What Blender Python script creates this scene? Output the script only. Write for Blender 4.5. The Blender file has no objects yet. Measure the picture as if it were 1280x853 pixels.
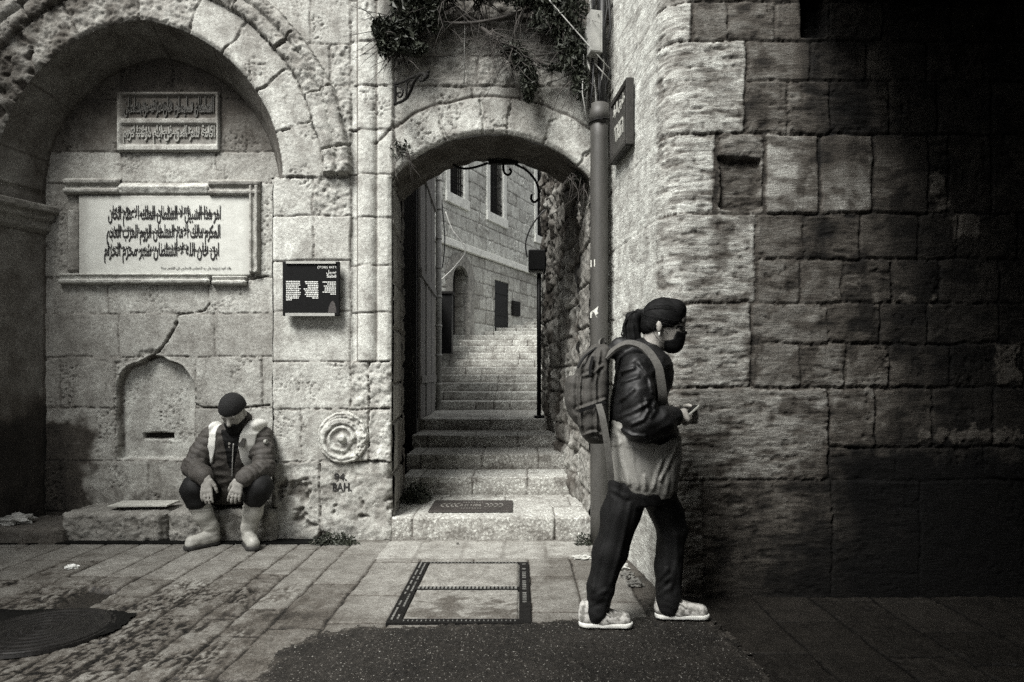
import bpy, bmesh, math, random
import numpy as np
from mathutils import Vector, Matrix

random.seed(7)
C = bpy.context.scene.collection
scene = bpy.context.scene

# ---------------------------------------------------------------- camera, sky, sun, exposure
F = 853.3                     # focal length in photo pixels (24 mm on 36 mm)
PX, PY, EYE = 650.0, 470.0, 1.24
cd = bpy.data.cameras.new('camera'); cam = bpy.data.objects.new('camera', cd); C.objects.link(cam)
cd.lens = 24.0; cd.sensor_width = 36.0
cd.shift_x = -10.0/1280; cd.shift_y = 43.5/1280
cd.clip_start = 0.05; cd.clip_end = 500
cam.location = (0, 0, EYE); cam.rotation_euler = (math.radians(90), 0, 0)
scene.camera = cam

SUN_ELEV, SUN_AZ = 52.0, 213.0          # azimuth measured clockwise from +Y
w = bpy.data.worlds.new("World"); scene.world = w; w.use_nodes = True
nt = w.node_tree; nt.nodes.clear()
sky = nt.nodes.new('ShaderNodeTexSky'); sky.sky_type = 'NISHITA'; sky.sun_disc = False
sky.sun_elevation = math.radians(SUN_ELEV); sky.sun_rotation = math.radians(SUN_AZ)
sky.air_density = 1.0; sky.dust_density = 4.0
hs = nt.nodes.new('ShaderNodeHueSaturation'); hs.inputs['Saturation'].default_value = 0.04   # overcast, colourless sky
bg = nt.nodes.new('ShaderNodeBackground'); bg.inputs['Strength'].default_value = 0.05
wo = nt.nodes.new('ShaderNodeOutputWorld')
nt.links.new(sky.outputs[0], hs.inputs['Color']); nt.links.new(hs.outputs[0], bg.inputs[0]); nt.links.new(bg.outputs[0], wo.inputs[0])

sd = bpy.data.lights.new('sun', 'SUN'); sun = bpy.data.objects.new('sun', sd); C.objects.link(sun)
sd.energy = 1.5; sd.angle = math.radians(26); sd.color = (1.0, 0.985, 0.95)
_el, _az = math.radians(SUN_ELEV), math.radians(SUN_AZ)
_dir = Vector((math.sin(_az)*math.cos(_el), math.cos(_az)*math.cos(_el), math.sin(_el)))   # towards the sun
sun.rotation_euler = _dir.to_track_quat('Z', 'Y').to_euler(); sun.location = _dir*30
scene.view_settings.view_transform = 'Standard'; scene.view_settings.look = 'None'
scene.view_settings.gamma = 1.0; scene.view_settings.use_curve_mapping = False
scene.view_settings.exposure = 2.05
scene.cycles.use_denoising = False    # keep the fine grain
scene.cycles.sample_clamp_indirect = 4.0
scene.cycles.max_bounces = 6; scene.cycles.diffuse_bounces = 3

# ---------------------------------------------------------------- helpers
def at(px, py, Y):            # photo pixel at a depth -> point
    return Vector(((px-PX)*Y/F, Y, EYE-(py-PY)*Y/F))
def gnd(px, py, z=0.0):       # photo pixel on a level plane -> point
    Y = F*(EYE-z)/(py-PY); return Vector(((px-PX)*Y/F, Y, z))
def sstep(a, b, x):
    t = np.clip((x-a)/(b-a), 0, 1); return t*t*(3-2*t)
_rs = np.random.RandomState(3)
_perm = np.tile(_rs.permutation(256), 3)
_ga = _rs.rand(256)*2*np.pi
_gx, _gy = np.cos(_ga), np.sin(_ga)
_g3 = _rs.normal(size=(256, 3)); _g3 /= np.linalg.norm(_g3, axis=1)[:, None]
def noise2(x, y, seed=0):
    x = np.asarray(x, float)+seed*17.31; y = np.asarray(y, float)+seed*9.77
    xi = np.floor(x).astype(int); yi = np.floor(y).astype(int); xf = x-xi; yf = y-yi
    u = xf*xf*xf*(xf*(xf*6-15)+10); v = yf*yf*yf*(yf*(yf*6-15)+10)
    def g(ix, iy, dx, dy):
        h = _perm[_perm[ix & 255]+(iy & 255)]; return _gx[h]*dx+_gy[h]*dy
    a = g(xi, yi, xf, yf); b = g(xi+1, yi, xf-1, yf); c = g(xi, yi+1, xf, yf-1); d = g(xi+1, yi+1, xf-1, yf-1)
    return 1.5*((a+(b-a)*u)+((c+(d-c)*u)-(a+(b-a)*u))*v)
def fbm2(x, y, o=4, seed=0):
    s = 0; a = 1; f = 1; n = 0
    for k in range(o):
        s = s+a*noise2(x*f, y*f, seed+k*3); n += a; a *= .5; f *= 2.03
    return s/n*1.4
def noise3(x, y, z, seed=0):
    x = np.asarray(x, float)+seed*7.13; y = np.asarray(y, float)+seed*3.7; z = np.asarray(z, float)+seed*11.9
    xi = np.floor(x).astype(int); yi = np.floor(y).astype(int); zi = np.floor(z).astype(int)
    xf = x-xi; yf = y-yi; zf = z-zi
    f = lambda t: t*t*t*(t*(t*6-15)+10)
    u, v, q = f(xf), f(yf), f(zf)
    def g(a, b, c):
        h = _perm[_perm[_perm[(xi+a) & 255]+((yi+b) & 255)]+((zi+c) & 255)]
        G = _g3[h]; return G[..., 0]*(xf-a)+G[..., 1]*(yf-b)+G[..., 2]*(zf-c)
    l = lambda a, b, t: a+(b-a)*t
    return 1.5*l(l(l(g(0,0,0), g(1,0,0), u), l(g(0,1,0), g(1,1,0), u), v), l(l(g(0,0,1), g(1,0,1), u), l(g(0,1,1), g(1,1,1), u), v), q)
def fbm3(x, y, z, o=3, seed=0):
    s = 0; a = 1; f = 1; n = 0
    for k in range(o):
        s = s+a*noise3(x*f, y*f, z*f, seed+k*5); n += a; a *= .5; f *= 2.03
    return s/n*1.4

def link(o, parent=None):
    C.objects.link(o)
    if parent is not None: o.parent = parent
    return o
def tag(o, label=None, cat=None, group=None, kind=None):
    if label: o['label'] = label
    if cat: o['category'] = cat
    if group: o['group'] = group
    if kind: o['kind'] = kind
    return o
def empty(name, loc=(0, 0, 0), rz=0.0):
    o = bpy.data.objects.new(name, None); C.objects.link(o); o.location = loc; o.rotation_euler = (0, 0, rz)
    o.empty_display_size = .1; return o
def raw_mesh(name, V, Fc, mat, parent=None, tone=None, smooth=True, inv=True):
    """V (n,3) world coordinates, Fc (m,3|4); parent's translation is taken off"""
    V = np.asarray(V, float).reshape(-1, 3); Fc = np.asarray(Fc, dtype=np.int64)
    if parent is not None and inv:
        V = V-np.array(world_loc(parent))
    me = bpy.data.meshes.new(name); k = Fc.shape[1]
    me.vertices.add(len(V)); me.vertices.foreach_set('co', V.astype(np.float32).ravel())
    me.loops.add(Fc.size); me.loops.foreach_set('vertex_index', Fc.astype(np.int32).ravel())
    me.polygons.add(len(Fc)); me.polygons.foreach_set('loop_start', (np.arange(len(Fc))*k).astype(np.int32))
    me.polygons.foreach_set('loop_total', np.full(len(Fc), k, np.int32))
    me.polygons.foreach_set('use_smooth', np.full(len(Fc), smooth, bool))
    me.update(calc_edges=True); me.validate()
    if tone is not None:
        a = me.attributes.new('tone', 'FLOAT', 'POINT'); a.data.foreach_set('value', np.asarray(tone, np.float32).ravel())
    me.materials.append(mat)
    return link(bpy.data.objects.new(name, me), parent)
def world_loc(o):
    v = Vector(o.location)
    while o.parent is not None:
        o = o.parent; v = v+Vector(o.location)
    return v
def grid_mesh(name, P, mat, parent=None, tone=None, keep=None, flip=False):
    """P (nZ,nS,3) grid; keep: bool per face (nZ-1,nS-1)"""
    nz, ns = P.shape[:2]
    idx = np.arange(nz*ns).reshape(nz, ns)
    q = np.stack([idx[:-1, :-1], idx[:-1, 1:], idx[1:, 1:], idx[1:, :-1]], -1)
    q = q[keep] if keep is not None else q.reshape(-1, 4)
    if flip: q = q[:, ::-1]
    used = np.unique(q); re = np.full(nz*ns, -1); re[used] = np.arange(len(used))
    return raw_mesh(name, P.reshape(-1, 3)[used], re[q], mat, parent, None if tone is None else tone.ravel()[used])
class MB:                     # collects primitive shapes into one mesh
    def __init__(self): self.bm = bmesh.new()
    def box(self, c, s, rot=None, bevel=0.0):
        m = Matrix.Translation(Vector(c)) @ (rot.to_4x4() if rot is not None else Matrix.Identity(4)) @ Matrix.Diagonal((s[0], s[1], s[2], 1))
        r = bmesh.ops.create_cube(self.bm, size=1.0, matrix=m)
        if bevel > 0:
            es = list({e for v in r['verts'] for e in v.link_edges})
            bmesh.ops.bevel(self.bm, geom=es, offset=bevel, segments=2, profile=.5, affect='EDGES')
        return self
    def tube(self, pts, r, n=8, cap=True):
        pts = [Vector(p) for p in pts]; rr = r if hasattr(r, '__len__') else [r]*len(pts)
        rings = []; up = None
        for i, p in enumerate(pts):
            t = (pts[min(i+1, len(pts)-1)]-pts[max(i-1, 0)]).normalized()
            if up is None:
                up = Vector((0, 0, 1)) if abs(t.z) < .9 else Vector((1, 0, 0))
            a = t.cross(up)
            if a.length < 1e-6: a = t.cross(Vector((0, 1, 0)))
            a.normalize(); b = a.cross(t).normalized(); up = b
            rings.append([self.bm.verts.new(p+(a*math.cos(2*math.pi*k/n)+b*math.sin(2*math.pi*k/n))*rr[i]) for k in range(n)])
        for i in range(len(rings)-1):
            for k in range(n):
                self.bm.faces.new((rings[i][k], rings[i][(k+1) % n], rings[i+1][(k+1) % n], rings[i+1][k]))
        if cap:
            self.bm.faces.new(rings[0][::-1]); self.bm.faces.new(rings[-1])
        return self
    def prism(self, poly, d):   # poly: list of 3D points, extruded along d
        d = Vector(d); a = [self.bm.verts.new(Vector(p)) for p in poly]; b = [self.bm.verts.new(Vector(p)+d) for p in poly]
        n = len(a); self.bm.faces.new(a); self.bm.faces.new(b[::-1])
        for i in range(n): self.bm.faces.new((a[i], b[i], b[(i+1) % n], a[(i+1) % n]))
        return self
    def face(self, pts):
        self.bm.faces.new([self.bm.verts.new(Vector(p)) for p in pts]); return self
    def build(self, name, mat, parent=None, smooth=False, jitter=0.0, sub=0):
        bmesh.ops.recalc_face_normals(self.bm, faces=self.bm.faces)
        if parent is not None:
            bmesh.ops.translate(self.bm, verts=self.bm.verts, vec=-world_loc(parent))
        me = bpy.data.meshes.new(name); self.bm.to_mesh(me); self.bm.free()
        if smooth: me.polygons.foreach_set('use_smooth', np.ones(len(me.polygons), bool))
        me.materials.append(mat)
        return link(bpy.data.objects.new(name, me), parent)

# ---------------------------------------------------------------- materials
MATS = {}
def newmat(name):
    m = bpy.data.materials.new(name); m.use_nodes = True; n = m.node_tree; n.nodes.clear()
    out = n.nodes.new('ShaderNodeOutputMaterial'); p = n.nodes.new('ShaderNodeBsdfPrincipled'); n.links.new(p.outputs[0], out.inputs[0])
    MATS[name] = m
    return m, n, p
def _noise(n, scale, detail=4, rough=.6, coord=None, stretch=None, dist=0.0):
    tc = n.nodes.new('ShaderNodeTexCoord'); t = n.nodes.new('ShaderNodeTexNoise')
    t.inputs['Scale'].default_value = scale; t.inputs['Detail'].default_value = detail; t.inputs['Roughness'].default_value = rough
    t.inputs['Distortion'].default_value = dist
    if stretch is not None:
        mp = n.nodes.new('ShaderNodeMapping'); mp.inputs['Scale'].default_value = stretch
        n.links.new(tc.outputs['Object'], mp.inputs[0]); n.links.new(mp.outputs[0], t.inputs[0])
    else:
        n.links.new(tc.outputs['Object'], t.inputs[0])
    return t
def _range(n, sock, a, b, c, d):
    r = n.nodes.new('ShaderNodeMapRange'); r.inputs[1].default_value = a; r.inputs[2].default_value = b
    r.inputs[3].default_value = c; r.inputs[4].default_value = d; n.links.new(sock, r.inputs[0]); return r.outputs[0]
def _mul(n, a, b):
    m = n.nodes.new('ShaderNodeMath'); m.operation = 'MULTIPLY'
    for i, s in enumerate((a, b)):
        if isinstance(s, (int, float)): m.inputs[i].default_value = s
        else: n.links.new(s, m.inputs[i])
    return m.outputs[0]
def stone_mat(name, rough=.88, bump=.5, grain=1.0, speck=0.0, stretch=None, fine=160.0, glint=0.0):
    m, n, p = newmat(name)
    at_ = n.nodes.new('ShaderNodeAttribute'); at_.attribute_name = 'tone'
    n1 = _noise(n, 9, 5, .65, stretch=stretch); n2 = _noise(n, fine, 3, .7); n3 = _noise(n, 42, 4, .7, stretch=stretch)
    v = _mul(n, at_.outputs['Fac'], _range(n, n1.outputs[0], .3, .7, 1-.22*grain, 1+.2*grain))
    v = _mul(n, v, _range(n, n2.outputs[0], .3, .7, 1-.30*grain, 1+.30*grain))
    v = _mul(n, v, _range(n, n3.outputs[0], .3, .6, 1-.22*grain, 1+.1*grain))
    if speck > 0:
        vo = n.nodes.new('ShaderNodeTexVoronoi'); vo.inputs['Scale'].default_value = 75
        tc = n.nodes.new('ShaderNodeTexCoord'); n.links.new(tc.outputs['Object'], vo.inputs[0])
        v = _mul(n, v, _range(n, vo.outputs['Color'], .55, .9, 1-.6*speck, 1+.5*speck))
    if glint > 0:                # pale chips of aggregate
        vo = n.nodes.new('ShaderNodeTexVoronoi'); vo.inputs['Scale'].default_value = 210
        tc = n.nodes.new('ShaderNodeTexCoord'); n.links.new(tc.outputs['Object'], vo.inputs[0])
        v2 = _range(n, vo.outputs['Color'], .84, .95, 0, glint); a2 = n.nodes.new('ShaderNodeMath'); a2.operation = 'ADD'; n.links.new(v, a2.inputs[0]); n.links.new(v2, a2.inputs[1]); v = a2.outputs[0]
    cr = n.nodes.new('ShaderNodeValToRGB'); n.links.new(v, cr.inputs[0])
    e = cr.color_ramp.elements; e[0].position = 0; e[0].color = (0, 0, 0, 1); e[1].position = 1; e[1].color = (.97, 1.0, .93, 1)
    for pos, col in ((.06, (.066, .059, .050)), (.25, (.254, .248, .226)), (.5, (.495, .5, .462))):
        k = e.new(pos); k.color = (*col, 1)
    n.links.new(cr.outputs[0], p.inputs['Base Color'])
    p.inputs['Roughness'].default_value = rough; p.inputs['Specular IOR Level'].default_value = .25
    b1 = n.nodes.new('ShaderNodeBump'); b1.inputs['Strength'].default_value = bump; b1.inputs['Distance'].default_value = .006
    b2 = n.nodes.new('ShaderNodeBump'); b2.inputs['Strength'].default_value = bump*.8; b2.inputs['Distance'].default_value = .002
    n.links.new(n3.outputs[0], b1.inputs['Height']); n.links.new(n2.outputs[0], b2.inputs['Height'])
    n.links.new(b1.outputs[0], b2.inputs['Normal']); n.links.new(b2.outputs[0], p.inputs['Normal'])
    return m
def flat_mat(name, col, rough=.6, metal=0.0, var=.25, scale=25, bump=.15, stretch=None, spec=.4, bdist=.003):
    m, n, p = newmat(name)
    t = _noise(n, scale, 5, .6, stretch=stretch)
    f = _range(n, t.outputs[0], .3, .7, 1-var, 1+var)
    vm = n.nodes.new('ShaderNodeVectorMath'); vm.operation = 'SCALE'; vm.inputs[0].default_value = col[:3]
    n.links.new(f, vm.inputs['Scale']); n.links.new(vm.outputs[0], p.inputs['Base Color'])
    p.inputs['Roughness'].default_value = rough; p.inputs['Metallic'].default_value = metal; p.inputs['Specular IOR Level'].default_value = spec
    if bump > 0:
        b = n.nodes.new('ShaderNodeBump'); b.inputs['Strength'].default_value = bump; b.inputs['Distance'].default_value = bdist
        n.links.new(t.outputs[0], b.inputs['Height']); n.links.new(b.outputs[0], p.inputs['Normal'])
    return m
M = dict(
    stone=stone_mat('limestone', bump=.8, grain=1.35), marble=stone_mat('marble_panel', bump=.2, grain=.35, rough=.7),
    tooled=stone_mat('tooled_limestone', bump=.9, grain=1.2, speck=.55, fine=120), paving=stone_mat('paving_stone', rough=.5, bump=.7, grain=1.5, fine=110),
    strata=stone_mat('streaked_limestone', bump=1.0, grain=1.7, stretch=(.4, .4, 1.7)),
    asphalt=stone_mat('asphalt', rough=.6, bump=1.0, grain=1.0, fine=190, glint=.20),
    iron=flat_mat('dark_iron', (.009, .0085, .008), .65, 0, .4, spec=.12), pipe=flat_mat('painted_pipe', (.058, .056, .051), .55, 0, .22, 14, .1, (1, 1, .25)),
    black=flat_mat('black_paint', (.006, .006, .006), .5, 0, .2, 30, .05, spec=.12), ink=flat_mat('black_ink', (.014, .013, .012), .7, 0, .3, 40, 0),
    white=flat_mat('white_print', (.75, .76, .72), .6, 0, .05, 40, 0), grey=flat_mat('grey_metal_case', (.30, .30, .28), .5, 0, .25, 18, .1),
    darkhole=flat_mat('dark_recess', (.007, .007, .0065), .9, 0, .3, 20, .3, spec=.05),
    wood=flat_mat('weathered_planks', (.16, .155, .145), .8, 0, .45, 9, .5, (6, 6, .5)), darkwood=flat_mat('dark_door_wood', (.016, .015, .014), .8, 0, .4, 9, .4, (6, 6, .5)),
    leaf=flat_mat('leaves', (.028, .032, .022), .6, 0, .5, 12, 0), twig=flat_mat('twigs', (.05, .045, .04), .8, 0, .4, 20, .2),
    cable=flat_mat('cable_sheath', (.02, .02, .02), .5, 0, .3, 20, 0), palecable=flat_mat('pale_cord', (.33, .33, .31), .7, 0, .2, 20, 0),
    paper=flat_mat('paper', (.72, .73, .70), .8, 0, .1, 30, .2), card=flat_mat('cardboard', (.42, .42, .38), .85, 0, .3, 20, .3),
    stone_plain=flat_mat('plain_stone', (.22, .22, .20), .9, 0, .3, 6, .5),
    bag=flat_mat('black_plastic', (.008, .008, .008), .45, 0, .3, 20, .5),
)
# ---------------------------------------------------------------- masonry: a height field of stones laid along a path
TYPES = {}
def _t(f): TYPES[f.__name__] = f; return f
@_t
def smooth(s, z, k): return .003*fbm2(s*5, z*5, 4, k)+.0012*fbm2(s*40, z*40, 3, k), 1+.1*fbm2(s*4, z*4, 3, k+1)
@_t
def pitted(s, z, k):
    p = sstep(.22, .5, noise2(s*34, z*38, k))+.8*sstep(.3, .55, noise2(s*70, z*75, k+2)); p *= sstep(-.05, .5, noise2(s*4, z*4, k+4))*.85+.04
    return .006*fbm2(s*6, z*6, 4, k)-.011*p+.002*fbm2(s*40, z*40, 3, k), (1+.12*fbm2(s*5, z*5, 3, k+1))*(1-.45*p.clip(0, 1))
@_t
def rough(s, z, k):
    b = fbm2(s*14, z*16, 5, k)
    return .016*b+.010*fbm2(s*4, z*4, 2, k)-.008*sstep(.2, .6, noise2(s*30, z*34, k+3)), 1+.18*fbm2(s*9, z*9, 4, k+1)+.22*np.clip(b, -1, .6)
@_t
def eroded(s, z, k):
    b = fbm2(s*7, z*8, 5, k); q = sstep(.15, .6, noise2(s*13, z*15, k+3))
    return .034*b-.03*q+.004*fbm2(s*45, z*45, 3, k), (1+.25*b)*(1-.5*q)
@_t
def strata(s, z, k):
    zz = z+.004*fbm2(s*5, z*5, 3, k); f = fbm2(s*6, zz*44, 3, k+9); c = sstep(.2, .5, noise2(s*7, zz*40, k+7)); b = sstep(.22, .5, fbm2(s*3, zz*13, 4, k+5)+.35*fbm2(s*22, zz*40, 2, k+6))
    p = sstep(.35, .6, noise2(s*24, zz*40, k+11))
    return .005*fbm2(s*3, z*4, 3, k)+.0026*f-.0035*c-.006*b-.0035*p, (1+.16*fbm2(s*4, zz*20, 3, k+2)+.22*f)*(1-.45*b)*(1-.4*c)*(1-.4*p)
@_t
def weathered(s, z, k):
    b = fbm2(s*11, z*12, 5, k); q = sstep(.25, .55, noise2(s*26, z*28, k+3))*sstep(0, .4, noise2(s*5, z*5, k+6))
    return .006*b+.004*fbm2(s*3, z*3, 2, k)-.007*q+.0015*fbm2(s*50, z*50, 2, k), (1+.22*b)*(1-.4*q)
@_t
def tooled(s, z, k): return .005*fbm2(s*45, z*45, 3, k)+.003*fbm2(s*6, z*6, 3, k), 1+.3*fbm2(s*48, z*52, 3, k+2)+.12*fbm2(s*5, z*5, 3, k)
@_t
def rubble(s, z, k):
    b = fbm2(s*6, z*6, 5, k); c = fbm2(s*16, z*11, 4, k+4)
    return .06*b+.03*c, np.clip((1+.7*b)*(1+.5*c), .2, 2)

class Masonry:
    def __init__(self, S, Z, seed=1, joint=-.018, joint_tone=.10, warp=.010, wf=5.0, edge=.011):
        self.S, self.Z = S, Z; self.SS, self.ZZ = np.meshgrid(S, Z)
        self.ws = self.SS+warp*fbm2(self.SS*wf, self.ZZ*wf, 3, seed); self.wz = self.ZZ+warp*fbm2(self.SS*wf, self.ZZ*wf, 3, seed+9)
        self.H = joint+.006*fbm2(self.SS*25, self.ZZ*25, 3, seed+3); self.T = joint_tone*(1+.3*fbm2(self.SS*12, self.ZZ*12, 3, seed+5))
        self.D = np.full(self.SS.shape, -1.0); self.seed = seed; self.n = 0; self.edge = edge
        self.chip = .008*fbm2(self.SS*18, self.ZZ*18, 3, seed+20)+.004*noise2(self.SS*60, self.ZZ*60, seed+21)
    def put(self, d, typ, tone, off=0.0, gap=.006, sl=None, bevel=1.0):
        """lay a stone whose edge distance field is d (on the slice sl)"""
        sl = sl or (slice(None), slice(None)); k = self.seed*13+self.n*7; self.n += 1
        s, z = self.SS[sl], self.ZZ[sl]
        e = d-gap-self.chip[sl]*(.35 if typ in ('smooth', 'tooled') else 1.0)
        m = e > 0
        if not m.any(): return
        h, t = TYPES[typ](s, z, k)
        r = np.random.RandomState(k % 9999)
        tilt = r.uniform(-.012, .012)*(s-s[m].mean())+r.uniform(-.012, .012)*(z-z[m].mean())
        b = np.sqrt(np.clip(1-(1-np.clip(e/(self.edge*2.2*bevel), 0, 1))**2, 0, 1))
        j = self.H[sl]; full = off+h+tilt+r.uniform(-.004, .004)
        self.H[sl] = np.where(m, j+(full-j)*b, j)
        worn = .74+.26*sstep(0, .016, e)
        self.T[sl] = np.where(m, tone*t*worn, self.T[sl]); self.D[sl] = np.where(m, e, self.D[sl])
    def rect(self, s0, z0, s1, z1, typ, tone, off=0.0, gap=.006, r=.012):
        i0, i1 = np.searchsorted(self.S, (s0-.04, s1+.04)); j0, j1 = np.searchsorted(self.Z, (z0-.04, z1+.04))
        if i1-i0 < 2 or j1-j0 < 2: return
        sl = (slice(j0, j1), slice(i0, i1)); a, b = self.ws[sl], self.wz[sl]
        qx = np.abs(a-(s0+s1)/2)-((s1-s0)/2-r); qz = np.abs(b-(z0+z1)/2)-((z1-z0)/2-r)
        d = -(np.hypot(np.maximum(qx, 0), np.maximum(qz, 0))+np.minimum(np.maximum(qx, qz), 0)-r)
        self.put(d, typ, tone, off, gap, sl)
    def stain(self, mask, to=None, mult=None):  # blends the tone, for real staining and painted shade alike
        m = np.clip(mask, 0, 1)
        self.T = self.T*(1-m)+to*m if to is not None else self.T*(1-m*(1-mult))
    def courses(self, s0, s1, z0, z1, hts, lens, types, tones, seed=0, gap=.006):
        r = random.Random(seed); z = z0
        while z < z1-.03:
            h = r.uniform(*hts); h = min(h, z1-z); h = z1-z if z1-z-h < .08 else h
            s = s0-r.uniform(0, lens[0])
            while s < s1:
                l = r.uniform(*lens); self.rect(s, z, s+l, z+h, r.choice(types), r.uniform(*tones), r.uniform(-.004, .006), gap); s += l
            z += h
    def points(self, path):
        """path: (P (n,2), N (n,2)) sampled at self.S"""
        P, N = path; H = self.H
        return np.stack([P[None, :, 0]+N[None, :, 0]*H, P[None, :, 1]+N[None, :, 1]*H, np.broadcast_to(self.ZZ, H.shape)], -1)
def polypath(pts, S):
    pts = np.array(pts, float); seg = np.diff(pts, axis=0); L = np.concatenate([[0], np.cumsum(np.linalg.norm(seg, axis=1))])
    P = np.stack([np.interp(S, L, pts[:, 0]), np.interp(S, L, pts[:, 1])], -1)
    t = np.gradient(P, axis=0); t /= np.linalg.norm(t, axis=1)[:, None]
    return P, np.stack([t[:, 1], -t[:, 0]], -1)
def pathlen(pts): return float(np.linalg.norm(np.diff(np.array(pts, float), axis=0), axis=1).sum())
def lin(a, b, st): return np.linspace(a, b, max(2, int(round((b-a)/st))+1))

# ---------------------------------------------------------------- the fountain facade with its arched niche and the gateway
YW = 5.16; KW = F/YW
fx = lambda px: (px-PX)/KW
fz = lambda py: EYE-(py-PY)/KW
facade = empty('fountain_facade', (0, YW, 0))
tag(facade, 'pale weathered limestone facade with a pointed fountain niche and an arched gateway', 'stone wall')
w_ = Masonry(lin(fx(-150), fx(772), .0085), lin(-.03, fz(-60), .0085), seed=2, joint=-.011, joint_tone=.17, edge=.003)
SX, SZ = w_.SS, w_.ZZ; pxx = SX*KW+PX; pyy = PY-(SZ-EYE)*KW
def fr(x0, y0, x1, y1, typ, tone, off=0.0, gap=.0032): w_.rect(fx(x0), fz(y1), fx(x1), fz(y0), typ, tone, off, gap)
# left of the niche (mostly outside the picture)
for k, (a, b) in enumerate(((-190, -120), (-120, -60), (-60, 0), (0, 60), (60, 120), (120, 180), (180, 235), (235, 330), (330, 420), (420, 510), (510, 600), (600, 690))):
    fr(-150, a, -60-40*(k % 2), b, 'pitted', .30); fr(-60-40*(k % 2), a, 60, b, 'pitted', .30)
# spandrel between niche arch and gateway pier
for a, b, xs in ((-190, -120, (60, 180, 300, 400, 440)), (-120, -60, (60, 140, 260, 340, 440)), (-60, -10, (60, 200, 330, 385, 440)), (-10, 55, (240, 330, 388, 438)), (55, 108, (330, 368, 412, 438)), (108, 163, (330, 402, 438)), (163, 222, (380, 438))):
    for x0, x1 in zip(xs[:-1], xs[1:]): fr(x0, a, x1, b, random.choice(['pitted', 'pitted', 'rough']), random.uniform(.30, .42))
# blocks right of the niche
for r in ((338, 222, 391, 270, 'pitted', .44), (391, 222, 438, 270, 'rough', .38), (338, 270, 392, 326, 'smooth', .50), (392, 270, 438, 326, 'smooth', .40), (338, 326, 438, 389, 'smooth', .46),
          (338, 389, 438, 452, 'smooth', .46, .002), (338, 452, 438, 512, 'pitted', .45), (338, 512, 377, 577, 'pitted', .42), (377, 512, 438, 577, 'pitted', .42)): fr(*r)
# pier with its colonnettes
for i, (a, b) in enumerate(((-190, -120), (-120, -60), (-60, 0), (0, 52), (52, 108), (108, 163), (163, 219), (219, 273), (273, 332), (332, 391), (391, 452))):
    fr(438, a, 492, b, 'pitted' if b < 200 else 'smooth', random.uniform(.42, .5), 0, .003)
for a, b in ((452, 512), (512, 577)):
    fr(438, a, 462, b, 'rough', .36, .02); fr(462, a, 492, b, 'rough', .40, .035)
fr(320, 577, 400, 690, 'weathered', .36, .008, .003); fr(400, 577, 492, 690, 'weathered', .38, .016, .003)
w_.H += np.where((pyy > 575)&(pxx > 330)&(pxx < 492), .022*fbm2(SX*5, SZ*6, 5, 13), 0)
# above the gateway
for a, b, xs in ((-190, -130, (492, 560, 640, 700, 775)), (-130, -85, (492, 590, 680, 775)), (-85, -30, (492, 540, 650, 720, 775)), (-30, 25, (492, 580, 660, 775)), (25, 70, (492, 545, 648, 700, 775)), (70, 108, (492, 597, 690, 737, 775)), (108, 175, (492, 590, 650, 737, 775)), (175, 240, (492, 508, 775))):
    for x0, x1 in zip(xs[:-1], xs[1:]): fr(x0, a, x1, b, 'rough' if b < 109 else 'pitted', random.uniform(.30, .40))
for a, b in ((240, 330), (330, 420), (420, 510), (510, 600), (600, 690)): fr(739, a, 775, b, 'eroded', .2)
# gateway voussoirs
GX, GY, GR = 614.5, 331.0, 163.7
gd = np.hypot(pxx-GX, GY-pyy)+2.5*fbm2(SX*5, SZ*5, 2, 55); ga = np.degrees(np.arctan2(pxx-GX, GY-pyy))+1.2*fbm2(SX*7, SZ*7, 2, 77)
for i, (a, b) in enumerate(zip((-46, -20, -3.6, 6.5, 23, 41), (-20, -3.6, 6.5, 23, 41, 52))):
    d = np.minimum(np.minimum(gd-GR+4, GR+46-gd)/KW, np.minimum(ga-a, b-ga)*np.pi/180*GR/KW)
    if a == -46: d = np.minimum(d, SX-fx(493))
    w_.put(d, 'pitted', (.40, .44, .36, .42, .44, .30)[i], .016, .0075)
# niche arch rings
NX, NS, NR, NC = 174.0, 225.0, 201.0, 22.0
def niche_d(px, py):          # >0 outside the opening (px units)
    ax = np.abs(px-NX)+NC; r = np.hypot(ax, np.minimum(py-NS, 0)); return np.where(py < NS, r-NR, np.abs(px-NX)-(NR-NC))
nd = niche_d(pxx, pyy)+2.5*fbm2(SX*4, SZ*4, 2, 31); na = np.degrees(np.arctan2(NS-pyy, np.abs(pxx-NX)+NC))
left = pxx < NX
na = na+1.0*fbm2(SX*6, SZ*6, 2, 33)+np.where(left, 4, 0)
for side in (0, 1):
    ok = np.where(left if side else ~left, 9.0, -9.0); edge_ = np.abs(pxx-NX)/KW
    for i, (a, b) in enumerate(zip((-6, 17, 33, 51, 66), (17, 33, 51, 66, 90))):
        d = np.minimum(np.minimum(nd+4, 50-nd)/KW, np.minimum(na-a, b-na)*np.pi/180*NR/KW)
        if i == 0: d = np.minimum(d, (222-pyy)/KW)
        d = np.minimum(d, np.maximum(edge_, .0)+.0)
        typ, tn = (('rough', .30), ('eroded', .27), ('eroded', .26), ('rough', .28), ('rough', .27))[i] if side else (('pitted', .40), ('pitted', .42), ('pitted', .38), ('smooth', .38), ('rough', .33))[i]
        w_.put(np.where(ok > 0, d, -1), typ, tn, .012, .004)
    for i, (a, b) in enumerate(zip((-8, 8, 24, 40, 56, 72), (8, 24, 40, 56, 72, 90))):
        d = np.minimum(np.minimum(nd-50, 87-nd)/KW, np.minimum(na-a, b-na)*np.pi/180*NR/KW)
        if i == 0: d = np.minimum(d, (219-pyy)/KW)
        d = np.minimum(d, edge_)
        w_.put(np.where(ok > 0, d, -1), 'pitted' if i % 2 else 'rough', .25 if side else .35, .045, .003)
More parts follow.
